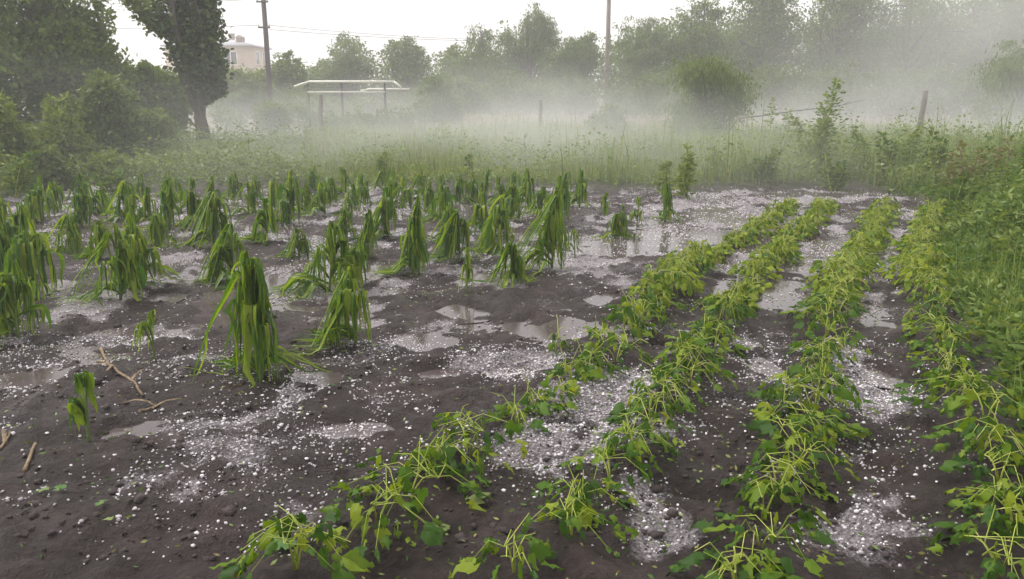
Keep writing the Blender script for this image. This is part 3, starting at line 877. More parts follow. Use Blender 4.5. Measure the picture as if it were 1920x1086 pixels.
# low leafy weeds between plot and meadow, and the rank weeds right of the beans
def edge_h(x, y, r): return (.08 + .65 * smooth(-.05, .6, fbm(x, y, .8, 3, 311)) + .50 * smooth(2.0, 6, x) * smooth(-.3, .4, fbm(x, y, .6, 3, 313))) * r.uniform(.5, 1, len(x))
o = leafy_mass('undergrowth', 80000, xfan, ynear(11.8, 22), edge_h, .075, .5, M['weed_pale'], 312, offsoil)
tag(o, 'pale leafy weeds growing thick behind the maize', 'weeds', kind='stuff')
def right_zone(x, y, r):
    return (soil_mask(x, y) < r.uniform(.15, .75, len(x))) & (x > .40 * y)
def right_h(x, y, r): return (.14 + (.46 + .5 * smooth(.5, 1.4, x - np.interp(y, ROWS[3][:, 1], ROWS[3][:, 0]))) * smooth(-.3, .5, fbm(x, y, .6, 3, 321))) * smooth(0, 8, y) * r.uniform(.5, 1, len(x)) * (.35 + .65 * smooth(0, .7, x - np.interp(y, ROWS[3][:, 1], ROWS[3][:, 0]) - .25))
o = leafy_mass('undergrowth', 150000, lambda r, n, y=None: xfan(r, n, y, .45, .95), ynear(2.4, 13.5), right_h, .055, .5, M['weed'], 322, right_zone)
tag(o, 'rank dark green weeds filling the strip right of the bean rows', 'weeds', kind='stuff')
o = leafy_mass('undergrowth', 60000, lambda r, n, y=None: xfan(r, n, y, .45, .95), ynear(2.4, 13.5), lambda x, y, r: right_h(x, y, r) * 1.15, .085, .3, M['weed_pale'], 323, lambda x, y, r: right_zone(x, y, r) & (fbm(x, y, .9, 3, 324) > .02))
tag(o, 'paler narrow-leaved weeds standing in tufts among the dark weeds right of the beans', 'weeds', kind='stuff')
o = blades(1500, lambda r, n, y=None: xfan(r, n, y, .45, .95), ynear(2.6, 13.5), .2, .6, .007, M['weed_pale'], 'weed_stalks', 325, .5, right_zone)
tag(o, 'thin pale stalks sticking out of the weeds right of the beans', 'weeds', kind='stuff')
def left_zone(x, y, r): return (soil_mask(x, y) < r.uniform(.15, .75, len(x))) & (x < -3)
def left_h(x, y, r): return (.2 + .5 * smooth(-.35, .45, fbm(x, y, .9, 3, 331))) * r.uniform(.5, 1, len(x))
o = leafy_mass('undergrowth', 45000, lambda r, n, y=None: xfan(r, n, y, -.95, -.25), ynear(10, 19), left_h, .08, .5, M['tree_mid'], 332, left_zone)
tag(o, 'shaded green weeds at the foot of the thicket', 'weeds', kind='stuff')

def tall_weed(px, pt, pb, Yw, width, mat, label, seed, leaf=.08, n=420, stems=3):
    r = np.random.default_rng(seed)
    A = at(px, pb, Yw); b = gh(A.x, Yw); h = at(px, pt, Yw).z - b
    w = width / F * Yw / 2
    t = thing('tall_weed', (A.x, Yw, b - .02), label, 'weed', 'tall weeds round the plot')
    sb = MB(); lb = MB()
    for k in range(stems):
        top = np.array([r.uniform(-w, w) * .8, r.uniform(-w, w) * .8, h * (1 if k == 0 else r.uniform(.6, .95))])
        s = np.linspace(0, 1, 7)[:, None]
        P = np.array([r.uniform(-.05, .05), r.uniform(-.05, .05), 0]) * (1 - s) + top * s + np.array([r.normal() * .05, r.normal() * .05, 0]) * np.sin(np.pi * s)
        sb.tube(P, np.linspace(.012, .004, 7), 5)
        m = n // stems
        u = r.uniform(.12, 1.0, m)
        Q_ = np.stack([np.interp(u, s[:, 0], P[:, j]) for j in range(3)], 1)
        d = r.normal(size=(m, 3)); d[:, 2] = d[:, 2] * .4 + .3
        Q_ = Q_ + d * (w * .60 * (1.1 - u))[:, None] * r.uniform(0, 1, m)[:, None]
        leaf_quads(Q_, d, leaf, .45, r, lb)
    sb.build('stem', M['petiole'] if mat != 'weed_rust' else M['straw'], t)
    lb.build('foliage', M[mat], t)

TW = [(1528, 148, 352, 14.0, 120, 'weed_pale', 'tallest pale leafy weed, an upright spire right of the drooping bush', 401, 1500, 5),
      (1455, 185, 345, 16.5, 55, 'weed_pale', 'slender pale weed spire just left of the tallest leafy weed', 402, 350, 2),
      (1605, 235, 350, 14.5, 40, 'weed', 'thin upright weed between the tallest weed and the weathered post', 403, 300, 2),
      (1650, 245, 365, 13.0, 60, 'weed', 'bushy dark weed left of the weathered post', 404, 420, 3),
      (1690, 235, 370, 13.5, 50, 'weed_pale', 'branching weed in front of the weathered post', 405, 400, 3),
      (1745, 240, 375, 12.5, 55, 'weed', 'dark leafy weed just right of the weathered post', 406, 420, 3),
      (1790, 262, 400, 11.0, 70, 'weed_rust', 'brownish curled weed, withered against the green weeds', 407, 300, 3),
      (1850, 255, 410, 11.5, 90, 'weed_rust', 'reddish dry weed stand at the right, below the near willow', 408, 380, 4),
      (1905, 280, 430, 10.0, 80, 'weed', 'leafy weed at the right frame edge below the reddish stand', 409, 450, 3),
      (1880, 360, 520, 8.0, 120, 'weed', 'broad low weed with pale stems halfway up the right edge', 410, 520, 4),
      (1820, 380, 520, 8.4, 110, 'weed', 'dense mid green weed beside the far half of the last bean row', 411, 520, 4),
      (1780, 330, 440, 9.8, 80, 'weed', 'round weed clump at the far end of the last bean row', 412, 420, 4),
      (1915, 520, 700, 5.6, 150, 'weed', 'rank weed at the right edge next to the near bean plants', 413, 520, 4),
      (1285, 268, 400, 11.2, 45, 'weed_pale', 'bright yellow green weed at the plot corner right of the last maize', 414, 380, 3),
      (1240, 300, 390, 12.0, 40, 'weed_pale', 'small bright weed left of the yellow green corner weed', 415, 260, 2),
      (1350, 275, 352, 14.0, 50, 'weed_pale', 'pale weed tuft in front of the drooping bush', 416, 300, 3),
      (1430, 280, 360, 13.2, 60, 'weed', 'weed clump at the far end of the left bean row', 417, 350, 3),
      (1560, 290, 375, 12.6, 70, 'weed', 'dark weed clump at the far end of the third bean row', 418, 420, 4),
      (35, 285, 400, 11.5, 70, 'weed', 'leafy weed at the left edge among the far maize', 419, 420, 3),
      (215, 320, 390, 12.2, 45, 'weed', 'green weed behind the maize below the poplar bush', 420, 300, 3),
      (885, 290, 352, 13.6, 26, 'weed', 'thin weed stalk behind the middle maize in the mist', 421, 120, 1),
      (720, 285, 350, 13.8, 34, 'weed_pale', 'faint weed tuft behind the maize below the pipe', 422, 200, 2)]
for px, pt, pb, Yw, w, mt, lab, sd, n, st in TW:
    tall_weed(px, pt, pb, Yw, w, mt, lab, sd, .075 if Yw > 9 else .06, int(n * 1.3), st)

# ------------------------------------------------------------------ maize
def corn_plant(px, pb, pt, wpx, trail, label, seed, group='hail shredded maize plants', dens=1.0, thin=False):
    r = np.random.default_rng(seed)
    x, y = gp(px, pb)
    z0 = gh(x, y)
    dist = math.hypot(y, CAM_H)
    H = (pb - pt) / F * dist * 1.04
    W = wpx / F * y * 1.12
    t = thing('maize_plant', (x, y, z0 - .01), label, 'maize plant', group)
    hs = H * r.uniform(.72, .88)
    lean = r.normal(size=2) * .05 * H + np.array([.04 * H, 0])
    k = 7
    s = np.linspace(0, 1, k)
    SP = np.stack([lean[0] * s ** 1.5, lean[1] * s ** 1.5, -.03 + (hs + .03) * s], 1)
    sr = np.interp(H, [.25, .8], [.006, .014])
    sb = MB(); sb.tube(SP, sr * (1.15 - .5 * s), 6); sb.build('stalk', M['corn_stalk'], t, True)
    far = y > 8
    n_leaf = 4 if thin else int(r.integers(11, 14))
    if far: n_leaf = max(5, n_leaf - 3)
    n1, n2 = (4, 6) if far else (5, 9)
    main = r.uniform(0, 2 * np.pi, 3) * np.array([1, 1, r.integers(0, 2)])
    low = 0 if thin else 3                                 # leaves beaten down onto the mud
    for j in range(-low, n_leaf):
        u = .28 + .72 * (j + r.uniform(.0, 1)) / n_leaf if j >= 0 else r.uniform(.08, .25)
        node = np.array([np.interp(u, s, SP[:, k_]) for k_ in range(3)])
        az = main[j % 3] + r.normal() * .75
        swept = r.uniform() < trail
        if swept: az = math.pi + r.normal() * .5
        ns = int((4 if thin else r.integers(6, 11)) * dens)
        if far: ns = int(r.integers(5, 8))
        top = (.34 + .52 * u + r.normal() * .10) * H * 1.04                   # height of the broken shoulder
        spire = j >= n_leaf - 2 and not swept
        if spire: top = H * r.uniform(.86, 1.06)
        if j < 0: top = H * r.uniform(.10, .30); swept = True; az = (math.pi + r.normal() * .9) if r.uniform() < .65 else r.uniform(0, 6.28)
        top = max(top, node[2] + .015)
        sh = W * (.06 + .50 * max(0, 1 - top / H) ** .8) * r.uniform(.6, 1.2)          # shoulder's distance from the stalk
        flare = (r.uniform(.1, .6) if swept else r.uniform(-.12, .12)) + (.8 if j < 0 else 0) * (.5 if thin else 1)
        wleaf = np.interp(H, [.25, .75], [.045, .10]) * r.uniform(.8, 1.2) * (1.2 if far else 1) * (.6 if spire else 1)
        mb = MB()
        for q in range(ns):
            lat = (q / max(1, ns - 1) - .5)
            a = az + lat * .5 + r.normal() * .12
            out_ = np.array([math.cos(a), math.sin(a), 0.0])
            sid = np.array([-math.sin(a), math.cos(a), 0.0])
            S = node * np.array([1, 1, 0]) + out_ * sh * r.uniform(.8, 1.15) + np.array([0, 0, top * r.uniform(.96, 1.02)])
            t_ = np.linspace(0, 1, n1)[:, None]
            ctrl = node * np.array([1, 1, 0]) + np.array([0, 0, top * 1.05]) + out_ * sh * .55
            P1 = node * (1 - t_) ** 2 + ctrl * 2 * t_ * (1 - t_) + S * t_ ** 2
            Lh = (top * (1 + flare * .5)) * (min(1.4, r.uniform(.40, 1.25) + .2 * swept) if not thin else r.uniform(.5, .95)) * (.6 if spire else 1) * np.interp(u, [.45, 1], [1.0, .95])
            if j < 0: Lh = H * r.uniform(.3, .6)
            fl = flare * r.uniform(.6, 1.3)
            dd = out_ * fl + np.array([0, 0, -1.0]) + sid * (lat * .08 + r.normal() * .07)
            dd /= np.linalg.norm(dd)
            P2 = []
            p = S.copy(); stp = Lh / n2; d = dd * .9 + out_ * .12; d /= np.linalg.norm(d)
            for i_ in range(n2):
                p = p + d * stp
                d = d * .45 + dd * .6 + r.normal(size=3) * (.09 if r.uniform() > .07 else .55)
                if p[2] < .035:
                    p[2] = .012 + r.uniform(0, .025); dd = out_ * .8 + np.array([-.5 * trail - .1, -.12, 0]) + r.normal(size=3) * np.array([.25, .25, 0]); d = dd.copy()
                d /= np.linalg.norm(d) + 1e-9
                P2.append(p.copy())
            P = np.vstack([P1, np.array(P2)])
            T = np.gradient(P, axis=0); T /= np.linalg.norm(T, axis=1)[:, None] + 1e-9
            side = sid + r.normal(size=3) * .6
            Wv = np.cross(np.cross(T, side), T); Wv /= np.linalg.norm(Wv, axis=1)[:, None] + 1e-9
            f = np.linspace(0, 1, len(P))
            ww = wleaf / ns * 1.9 * r.uniform(.35, 1.6) * (1 - f ** 4 * .9) * (.6 + .4 * np.minimum(1, f * 4))
            if q == ns // 2 and not far: ww = ww * 1.7                            # the piece that kept its midrib
            elif q % 4 == 1: ww = ww * .5
            Pc = P + Wv * (lat * wleaf * .85) * np.minimum(1, f * 2.5)[:, None]
            Nn = np.cross(T, Wv)
            A = Pc - Wv * ww[:, None] * .5; B = Pc + Wv * ww[:, None] * .5
            n_ = len(P)
            if far:
                V = np.stack([A, B], 1).reshape(-1, 3)
                i2 = np.arange(n_ - 1)[:, None] * 2
                mb.add(V, quads=i2 + np.array([[0, 1, 3, 2]]))
            else:
                Cc = Pc - Nn * ww[:, None] * .18
                V = np.stack([A, Cc, B], 1).reshape(-1, 3)
                i3 = np.arange(n_ - 1)[:, None] * 3
                mb.add(V, quads=np.vstack([i3 + np.array([[0, 1, 4, 3]]), i3 + np.array([[1, 2, 5, 4]])]))
        mb.build('leaf', M['corn'], t)
    return t

CORN = [  # base x, base y, top y, width, trail, label (None: described by its place)
    (35, 640, 498, 100, .3, 'dense drooping maize plant cut by the left frame edge', {}),
    (290, 672, 582, 80, .6, 'small broken maize plant collapsed to the left of its stalk', {'thin': True, 'dens': 2.0}),
    (490, 722, 490, 92, .16, 'tallest near maize plant, shredded leaves trailing on the mud', {'dens': 1.25}),
    (668, 658, 512, 105, .42, 'tent-shaped near maize plant trailing left, beside a puddle', {'dens': 1.2}),
    (168, 838, 692, 70, .2, 'thin nearly leafless maize plant nearest the camera', {'thin': True}),
    (228, 572, 440, 80, .1, 'bright green maize plant hanging like a mop, before a darker one', {}),
    (268, 545, 408, 75, .2, 'darker maize plant behind the bright mop-like one', {}),
    (70, 552, 398, 105, .2, 'wide maize plant above the one cut by the left edge', {}),
    (440, 528, 420, 75, .55, 'cone-shaped maize plant directly above the tallest near plant', {}),
    (618, 548, 420, 105, .5, 'broad maize plant trailing left above the tent-shaped one', {'dens': 1.2}),
    (668, 535, 440, 55, .2, 'maize plant leaning on the right side of the broad trailing one', {}),
    (560, 480, 418, 42, .3, 'small maize plant between the cone-shaped and the broad one', {}),
    (785, 520, 388, 60, .05, 'square-shouldered dark maize plant hanging straight down', {'dens': 1.2}),
    (862, 493, 400, 50, .55, 'maize plant with one long leaf swept left to the mud', {}),
    (876, 560, 480, 28, .1, 'small maize plant on a bare stalk in the open mud', {'thin': True, 'dens': 2.2}),
    (960, 543, 452, 44, .4, 'small pointed maize plant with a leaf bent out to the left', {}),
    (1034, 514, 372, 56, .05, 'tall dark maize pillar at the right side of the maize', {'dens': 1.3}),
    (1078, 487, 430, 24, .05, 'little maize stub right of the tall dark pillar', {'thin': True, 'dens': 2}),
    (1160, 445, 378, 34, .05, 'middle one of three small maize plants before the white hail', {}),
    (1133, 410, 360, 20, .1, 'left one of three small maize plants before the white hail', {'thin': True, 'dens': 2}),
    (1194, 425, 368, 24, .1, 'right one of three small maize plants before the white hail', {'thin': True, 'dens': 2}),
    (940, 474, 368, 52, .3, 'leaning maize plant right of the one with the swept leaf', {}),
    (905, 435, 355, 38, .1, None, {}), (728, 447, 352, 36, .1, None, {}), (404, 465, 352, 56, .15, None, {}), (502, 455, 380, 50, .2, None, {}),
    (545, 420, 335, 58, .1, None, {}), (466, 407, 348, 38, .1, None, {}), (300, 460, 390, 38, .1, None, {}), (318, 430, 340, 28, .05, None, {}),
    (238, 412, 335, 42, .1, None, {}), (155, 425, 352, 46, .1, None, {}), (82, 415, 335, 58, .15, None, {}), (18, 480, 388, 50, .1, None, {}),
    (128, 478, 398, 52, .2, None, {}), (190, 488, 412, 44, .1, None, {}), (650, 455, 385, 50, .2, None, {}), (610, 402, 343, 48, .2, None, {}),
    (370, 425, 332, 26, .05, None, {}), (682, 382, 320, 42, .1, None, {}), (755, 388, 328, 36, .1, None, {}), (830, 412, 340, 46, .1, None, {}),
    (848, 452, 382, 40, .2, None, {}), (886, 378, 320, 28, .1, None, {}), (936, 384, 333, 28, .1, None, {}), (990, 388, 318, 48, .1, None, {}),
    (1046, 425, 330, 46, .1, None, {}), (1086, 388, 322, 28, .1, None, {}), (1246, 412, 345, 30, .1, None, {}), (592, 360, 315, 38, .1, None, {}),
    (640, 366, 318, 36, .1, None, {}), (716, 362, 318, 34, .1, None, {}), (548, 372, 322, 36, .1, None, {}), (786, 372, 322, 30, .1, None, {}),
    (402, 378, 326, 36, .1, None, {}), (322, 366, 320, 34, .1, None, {}), (262, 372, 325, 34, .1, None, {}), (4, 432, 352, 44, .1, None, {}),
    (2, 530, 412, 40, .1, None, {}), (690, 488, 402, 26, .1, None, {}), (1016, 402, 350, 34, .1, None, {}), (340, 400, 345, 30, .1, None, {}),
    (572, 400, 350, 30, .1, None, {}), (828, 372, 328, 28, .1, None, {}), (958, 418, 352, 34, .1, None, {}), (480, 372, 325, 32, .1, None, {}),
    (440, 372, 322, 34, .1, None, {}), (515, 392, 338, 34, .1, None, {}), (620, 380, 328, 34, .1, None, {}), (660, 405, 345, 36, .1, None, {}), (740, 372, 322, 30, .1, None, {}),
    (800, 396, 338, 32, .1, None, {}), (862, 380, 325, 30, .1, None, {}), (912, 370, 322, 28, .1, None, {}), (966, 370, 322, 30, .1, None, {}), (1062, 368, 320, 28, .1, None, {}),
    (45, 452, 372, 46, .1, None, {}), (110, 400, 340, 40, .1, None, {}), (190, 402, 340, 40, .1, None, {}), (285, 415, 350, 36, .1, None, {}), (160, 385, 330, 34, .1, None, {}),
]
# plants without a label of their own are counted along the bands they stand in
def band(pb): return 0 if pb > 440 else (1 if pb > 398 else 2)
BN = ['front band of smaller maize plants', 'middle band of small maize plants', 'farthest misty band of maize plants']
rest = [[i for i, c in enumerate(CORN) if c[5] is None and band(c[1]) == b] for b in range(3)]
lab = {}
for b in range(3):
    for k, i in enumerate(sorted(rest[b], key=lambda i: CORN[i][0])):
        lab[i] = 'shredded maize plant, %s from the left in the %s' % (ordinal(k + 1), BN[b])
for i, (px, pb, pt, w, tr, lb_, kw) in enumerate(CORN):
    corn_plant(px, pb, pt, w, tr, lb_ or lab[i], 1000 + i, **kw)

# ------------------------------------------------------------------ beans
def bean_leaf_mesh(seed, ragged):
    r = np.random.default_rng(seed)
    ts = np.array([0, .14, .38, .66, .88, 1.0])
    wd = np.array([.08, .40, .47, .33, .13, .0])
    us = np.array([-1, -.5, 0, .5, 1])
    V = []
    cup = r.uniform(.05, .35); dr = r.uniform(.1, .45); tw = r.uniform(-.25, .25)
    for t_, w in zip(ts, wd):
        for u in us:
            ww = w * (1 + ragged * r.uniform(-.5, .15) * (abs(u) > .9))
            xx = u * ww
            yy = t_ - .10 * (1 - abs(u) * .0) * (abs(u) > .9) * (t_ < .2) + .05 * r.normal() * ragged
            zz = -dr * t_ ** 2 - cup * abs(xx) * 1.0 + tw * xx * t_ + .06 * r.normal()
            V.append((xx, yy, zz))
    F4 = []
    nu = len(us)
    for i in range(len(ts) - 1):
        for j in range(nu - 1):
            if ragged > .5 and i in (1, 2, 3) and r.uniform() < (.38 if j in (0, 3) else .10): continue
            F4.append((i * nu + j, i * nu + j + 1, (i + 1) * nu + j + 1, (i + 1) * nu + j))
    me = mesh_np('leaf', np.array(V), [np.array(F4)])
    smooth_shade(me)
    return me, np.array(V), np.array(F4)
BL = [bean_leaf_mesh(500 + k, (.6, .95, 1.3)[k % 3]) for k in range(16)]
for me, _, _ in BL: me.materials.append(M['bean'])

def leaf_frame(pos, d, roll, size, r):
    d = Vector(d).normalized()
    up = Vector((r.normal() * .2, r.normal() * .2, 1))
    xax = d.cross(up).normalized()
    zax = xax.cross(d).normalized()
    m_ = Matrix((xax, d, zax)).transposed().to_4x4()
    m_ = Matrix.Translation(Vector(pos)) @ m_ @ Matrix.Rotation(roll, 4, 'Y') @ Matrix.Diagonal((size * r.uniform(.85, 1.1), size, size, 1))
    return m_

def bean_plant(x, y, rad, hgt, label, group, seed, n_leaf, near):
    r = np.random.default_rng(seed)
    z0 = gh(x, y)
    t = thing('bean_plant', (x, y, z0 - .01), label, 'bean plant', group)
    sb = MB()
    heads = []
    for k in range(int(r.integers(2, 4))):
        a = r.uniform(0, 2 * np.pi); ln = r.uniform(.3, .9)
        e = np.array([math.cos(a) * rad * ln * .6, math.sin(a) * rad * ln * .6, hgt * r.uniform(.45, .85)])
        s = np.linspace(0, 1, 5)[:, None]
        P = e * s + np.array([0, 0, hgt * .25]) * np.sin(np.pi * s)
        P[0] = (0, 0, -.02)
        sb.tube(P, np.linspace(.004, .0024, 5), 5 if near else 3)
        heads.append(P)
    leaves = []
    for k in range(n_leaf):
        P = heads[int(r.integers(0, len(heads)))]
        st = P[int(r.integers(2, 5))]
        a = r.uniform(0, 2 * np.pi)
        rr_ = rad * math.sqrt(r.uniform(.02, 1)) * .95
        zz = hgt * max(.12, (1.02 - .75 * (rr_ / rad) ** 2) * r.uniform(.45, 1.05))
        b_ = np.array([math.cos(a) * rr_, math.sin(a) * rr_, zz])
        outw = np.array([math.cos(a), math.sin(a), 0])
        pitch = r.uniform(.0, 1.5)
        d = outw * math.cos(pitch) - np.array([0, 0, 1]) * math.sin(pitch)
        size = (r.uniform(.028, .058) if r.uniform() < .72 else r.uniform(.058, .088)) * (1 if near else .85)
        if zz - size * math.sin(pitch) < .015: d = outw * .95 - np.array([0, 0, .1])
        leaves.append((b_, d, r.normal() * .5, size))
        if r.uniform() < (.22 if near else .25):
            mid = (st + b_) / 2 + np.array([0, 0, .04])
            sb.tube(np.array([st, mid, b_]), [.0018, .0015, .0012], 4 if near else 3, cap=False)
    for k in range(int(r.integers(2, 6))):                # bare, stripped leaf stalks
        P = heads[int(r.integers(0, len(heads)))]; st = P[int(r.integers(2, 5))]
        a = r.uniform(0, 2 * np.pi); l_ = r.uniform(.04, .14)
        e = st + np.array([math.cos(a) * l_, math.sin(a) * l_, r.uniform(-.03, .12)])
        mid = (st + e) / 2 + np.array([0, 0, r.uniform(.0, .05)])
        sb.tube(np.array([st, mid, e]), [.0024, .002, .0015] if near else [.003, .003, .002], 4 if near else 3, cap=False)
    sb.build('stem', M['petiole'], t)
    if near:
        for (b_, d, ro, sz) in leaves:
            o = obj('leaf', BL[int(r.integers(0, len(BL)))][0], None, t)
            o.matrix_local = leaf_frame(b_, d, ro, sz, r)
    else:
        fb = MB()
        sel = [0, 2, 4, 10, 12, 14, 20, 22, 24, 27]       # a coarser outline of the same leaf
        for (b_, d, ro, sz) in leaves:
            m_ = np.array(leaf_frame(b_, d, ro, sz, r))
            V_ = BL[int(r.integers(0, len(BL)))][1][sel]
            V_ = V_ @ m_[:3, :3].T + m_[:3, 3]
            fb.add(V_, quads=[(0, 1, 4, 3), (1, 2, 5, 4), (3, 4, 7, 6), (4, 5, 8, 7)], tris=[(6, 7, 9), (7, 8, 9)])
        fb.build('foliage', M['bean_far'], t)

ROWN = ['leftmost bean row', 'second bean row', 'third bean row', 'bean row beside the weeds']
ROWRAD = [.175, .165, .23, .24]
for ri, R_ in enumerate(ROWS):
    seg = np.hypot(*np.diff(R_, axis=0).T); cum = np.concatenate([[0], np.cumsum(seg)])
    s_ = 0.05; n = 0
    r = np.random.default_rng(60 + ri)
    while s_ < cum[-1]:
        x = np.interp(s_, cum, R_[:, 0]) + r.normal() * .04; y = np.interp(s_, cum, R_[:, 1]) + r.normal() * .02
        lo = float(vnoise(s_ / .55, ri * 7.3, 66)) * .5 + .5
        rad = ROWRAD[ri] * r.uniform(.75, 1.1) * (.55 + .7 * lo)
        hgt = r.uniform(.12, .21) * (.6 + .75 * lo)
        gap = r.uniform(.19, .27)
        if ri in (0, 1) and y < 4.2: rad *= 1.22; hgt *= .85
        near = y < 5.4
        nl = int(r.integers(36, 52) * (.5 + .65 * lo)) if near else int(r.integers(75, 105) * (.6 + .5 * lo))
        if ri == 0 and 3.0 < y < 4.4 and r.uniform() < .35: nl = int(nl * .6); rad *= .8
        if ri == 1 and y < 5 and lo < .15: s_ += gap; continue
        n += 1
        bean_plant(x, y, rad, hgt, 'battered bean plant, %s from the near end of the %s' % (ordinal(n), ROWN[ri]), ROWN[ri], 7000 + ri * 100 + n, nl, near)
        s_ += gap
# one lone seedling left of the rows
x, y = gp(1042, 668)
bean_plant(x, y, .07, .13, 'lone small bean seedling in wet mud left of the bean rows', 'bean seedlings', 7999, 7, True)

# ------------------------------------------------------------------ things lying on the mud
def ground_stick(pix, rad, label, cat='stalk', name='dry_maize_stalk', twigs=0, seed=1, leaf=False):
    r = np.random.default_rng(seed)
    P = np.array([gp(a, b) for a, b in pix])
    n = 4 * (len(P) - 1) + 1
    tt = np.linspace(0, len(P) - 1, n)
    X_ = np.interp(tt, range(len(P)), P[:, 0]); Y_ = np.interp(tt, range(len(P)), P[:, 1])
    Z_ = ground_h(X_, Y_); Z_ = np.maximum(Z_, np.convolve(np.pad(Z_, 2, 'edge'), np.ones(5) / 5, 'valid')) + rad * .9
    Q_ = np.stack([X_, Y_, Z_], 1); c = Q_[0].copy()
    t = thing(name, tuple(c), label, cat)
    Q_ -= c
    k = 1 + .18 * (np.arange(n) % 4 == 0)
    m_ = MB(); m_.tube(Q_, rad * k * np.linspace(1, .75, n), 8); m_.build('stem', M['straw'], t, True)
    for j in range(twigs):
        a = Q_[int(r.integers(1, n - 1))]; an = r.uniform(0, 6.28); l_ = r.uniform(.08, .16)
        m_ = MB(); s = np.linspace(0, 1, 6)
        px_ = a[0] + np.cos(an) * l_ * s; py_ = a[1] + np.sin(an) * l_ * s
        pz = ground_h(px_ + c[0], py_ + c[1]) - c[2] + .012 + .02 * np.sin(s * 3)
        w = np.array([-math.sin(an), math.cos(an), 0]) * .009
        B_ = np.stack([px_, py_, pz], 1); f = (1 - s ** 2)[:, None]
        V_ = np.stack([B_ - w * f, B_ + np.array([0, 0, .004]), B_ + w * f], 1).reshape(-1, 3)
        i3 = np.arange(5)[:, None] * 3
        m_.add(V_, quads=np.vstack([i3 + np.array([[0, 1, 4, 3]]), i3 + np.array([[1, 2, 5, 4]])]))
        m_.build('husk', M['straw'], t)
ground_stick([(190, 658), (205, 690), (240, 712), (268, 745)], .008, 'long dry tan maize stalk lying on the mud', twigs=5, seed=3)
ground_stick([(262, 772), (300, 754)], .008, 'short dry straw piece beside the long tan stalk', twigs=2, seed=4)
ground_stick([(48, 905), (70, 855)], .008, 'short tan stick upright on the mud near the left edge', twigs=0, seed=5)
ground_stick([(0, 860), (25, 838)], .007, 'tan straw piece cut by the left frame edge', twigs=1, seed=6)

def lone_leaf(px, py, size, ang, mat, label, k):
    x, y = gp(px, py)
    o = obj('fallen_leaf', BL[k][0].copy(), None)
    o.data.materials.clear(); o.data.materials.append(M[mat])
    o.location = (x, y, gh(x, y) + .02); o.scale = (size, size, size * .5); o.rotation_euler = (0.05, .05, ang)
    tag(o, label, 'leaf', 'torn leaves on the mud')
lone_leaf(530, 1060, .12, .4, 'leaf_single', 'large round fresh green leaf at the bottom of the photo', 0)
lone_leaf(880, 968, .10, -.9, 'leaf_pale', 'pale underside-up torn leaf between the two left bean rows', 3)
lone_leaf(214, 993, .035, 1.9, 'leaf_pale', 'tiny pale yellow leaf scrap on dark mud at lower left', 6)
lone_leaf(118, 950, .06, .6, 'leaf_single', 'bluish green torn leaf on the mud at lower left', 9)
lone_leaf(95, 940, .05, 2.2, 'leaf_single', 'small torn leaf touching the bluish green one at lower left', 1)
lone_leaf(198, 968, .045, 3.0, 'leaf_single', 'dark little upright leaf scrap above the tiny pale scrap', 4)
lone_leaf(838, 1015, .07, 1.0, 'leaf_pale', 'pale torn leaf by the nearest leftmost bean plants', 5)

def litter():
    r = np.random.default_rng(71)
    P = []
    for R_ in ROWS:                                       # scraps knocked off the bean rows
        seg = np.hypot(*np.diff(R_, axis=0).T); cum = np.concatenate([[0], np.cumsum(seg)])
        s_ = r.uniform(0, cum[-1], 900)
        P.append(np.stack([np.interp(s_, cum, R_[:, 0]) + r.normal(size=900) * .26, np.interp(s_, cum, R_[:, 1]) + r.normal(size=900) * .12], 1))
    for (px, pb, *_r) in CORN:
        x, y = gp(px, pb)
        P.append(np.stack([x - .08 + r.normal(size=45) * .18, y + r.normal(size=45) * .14], 1))
    y = 2.2 * (12 / 2.2) ** r.uniform(0, 1, 900)
    P.append(np.stack([r.uniform(-.7, .7, 900) * y, y], 1))
    P = np.vstack(P)
    P = P[soil_mask(P[:, 0], P[:, 1]) > .5]
    n = len(P)
    z = np.maximum(ground_h(P[:, 0], P[:, 1]), WATER_Z) + .008
    D = r.normal(size=(n, 3)); D[:, 2] = np.abs(D[:, 2]) * .18
    mb = MB(); leaf_quads(np.stack([P[:, 0], P[:, 1], z], 1), D, .023, .42, r, mb)
    o = mb.build('leaf_litter', M['litter'])
    tag(o, 'torn scraps of leaf scattered over the mud', 'leaf scraps', kind='stuff')
litter()

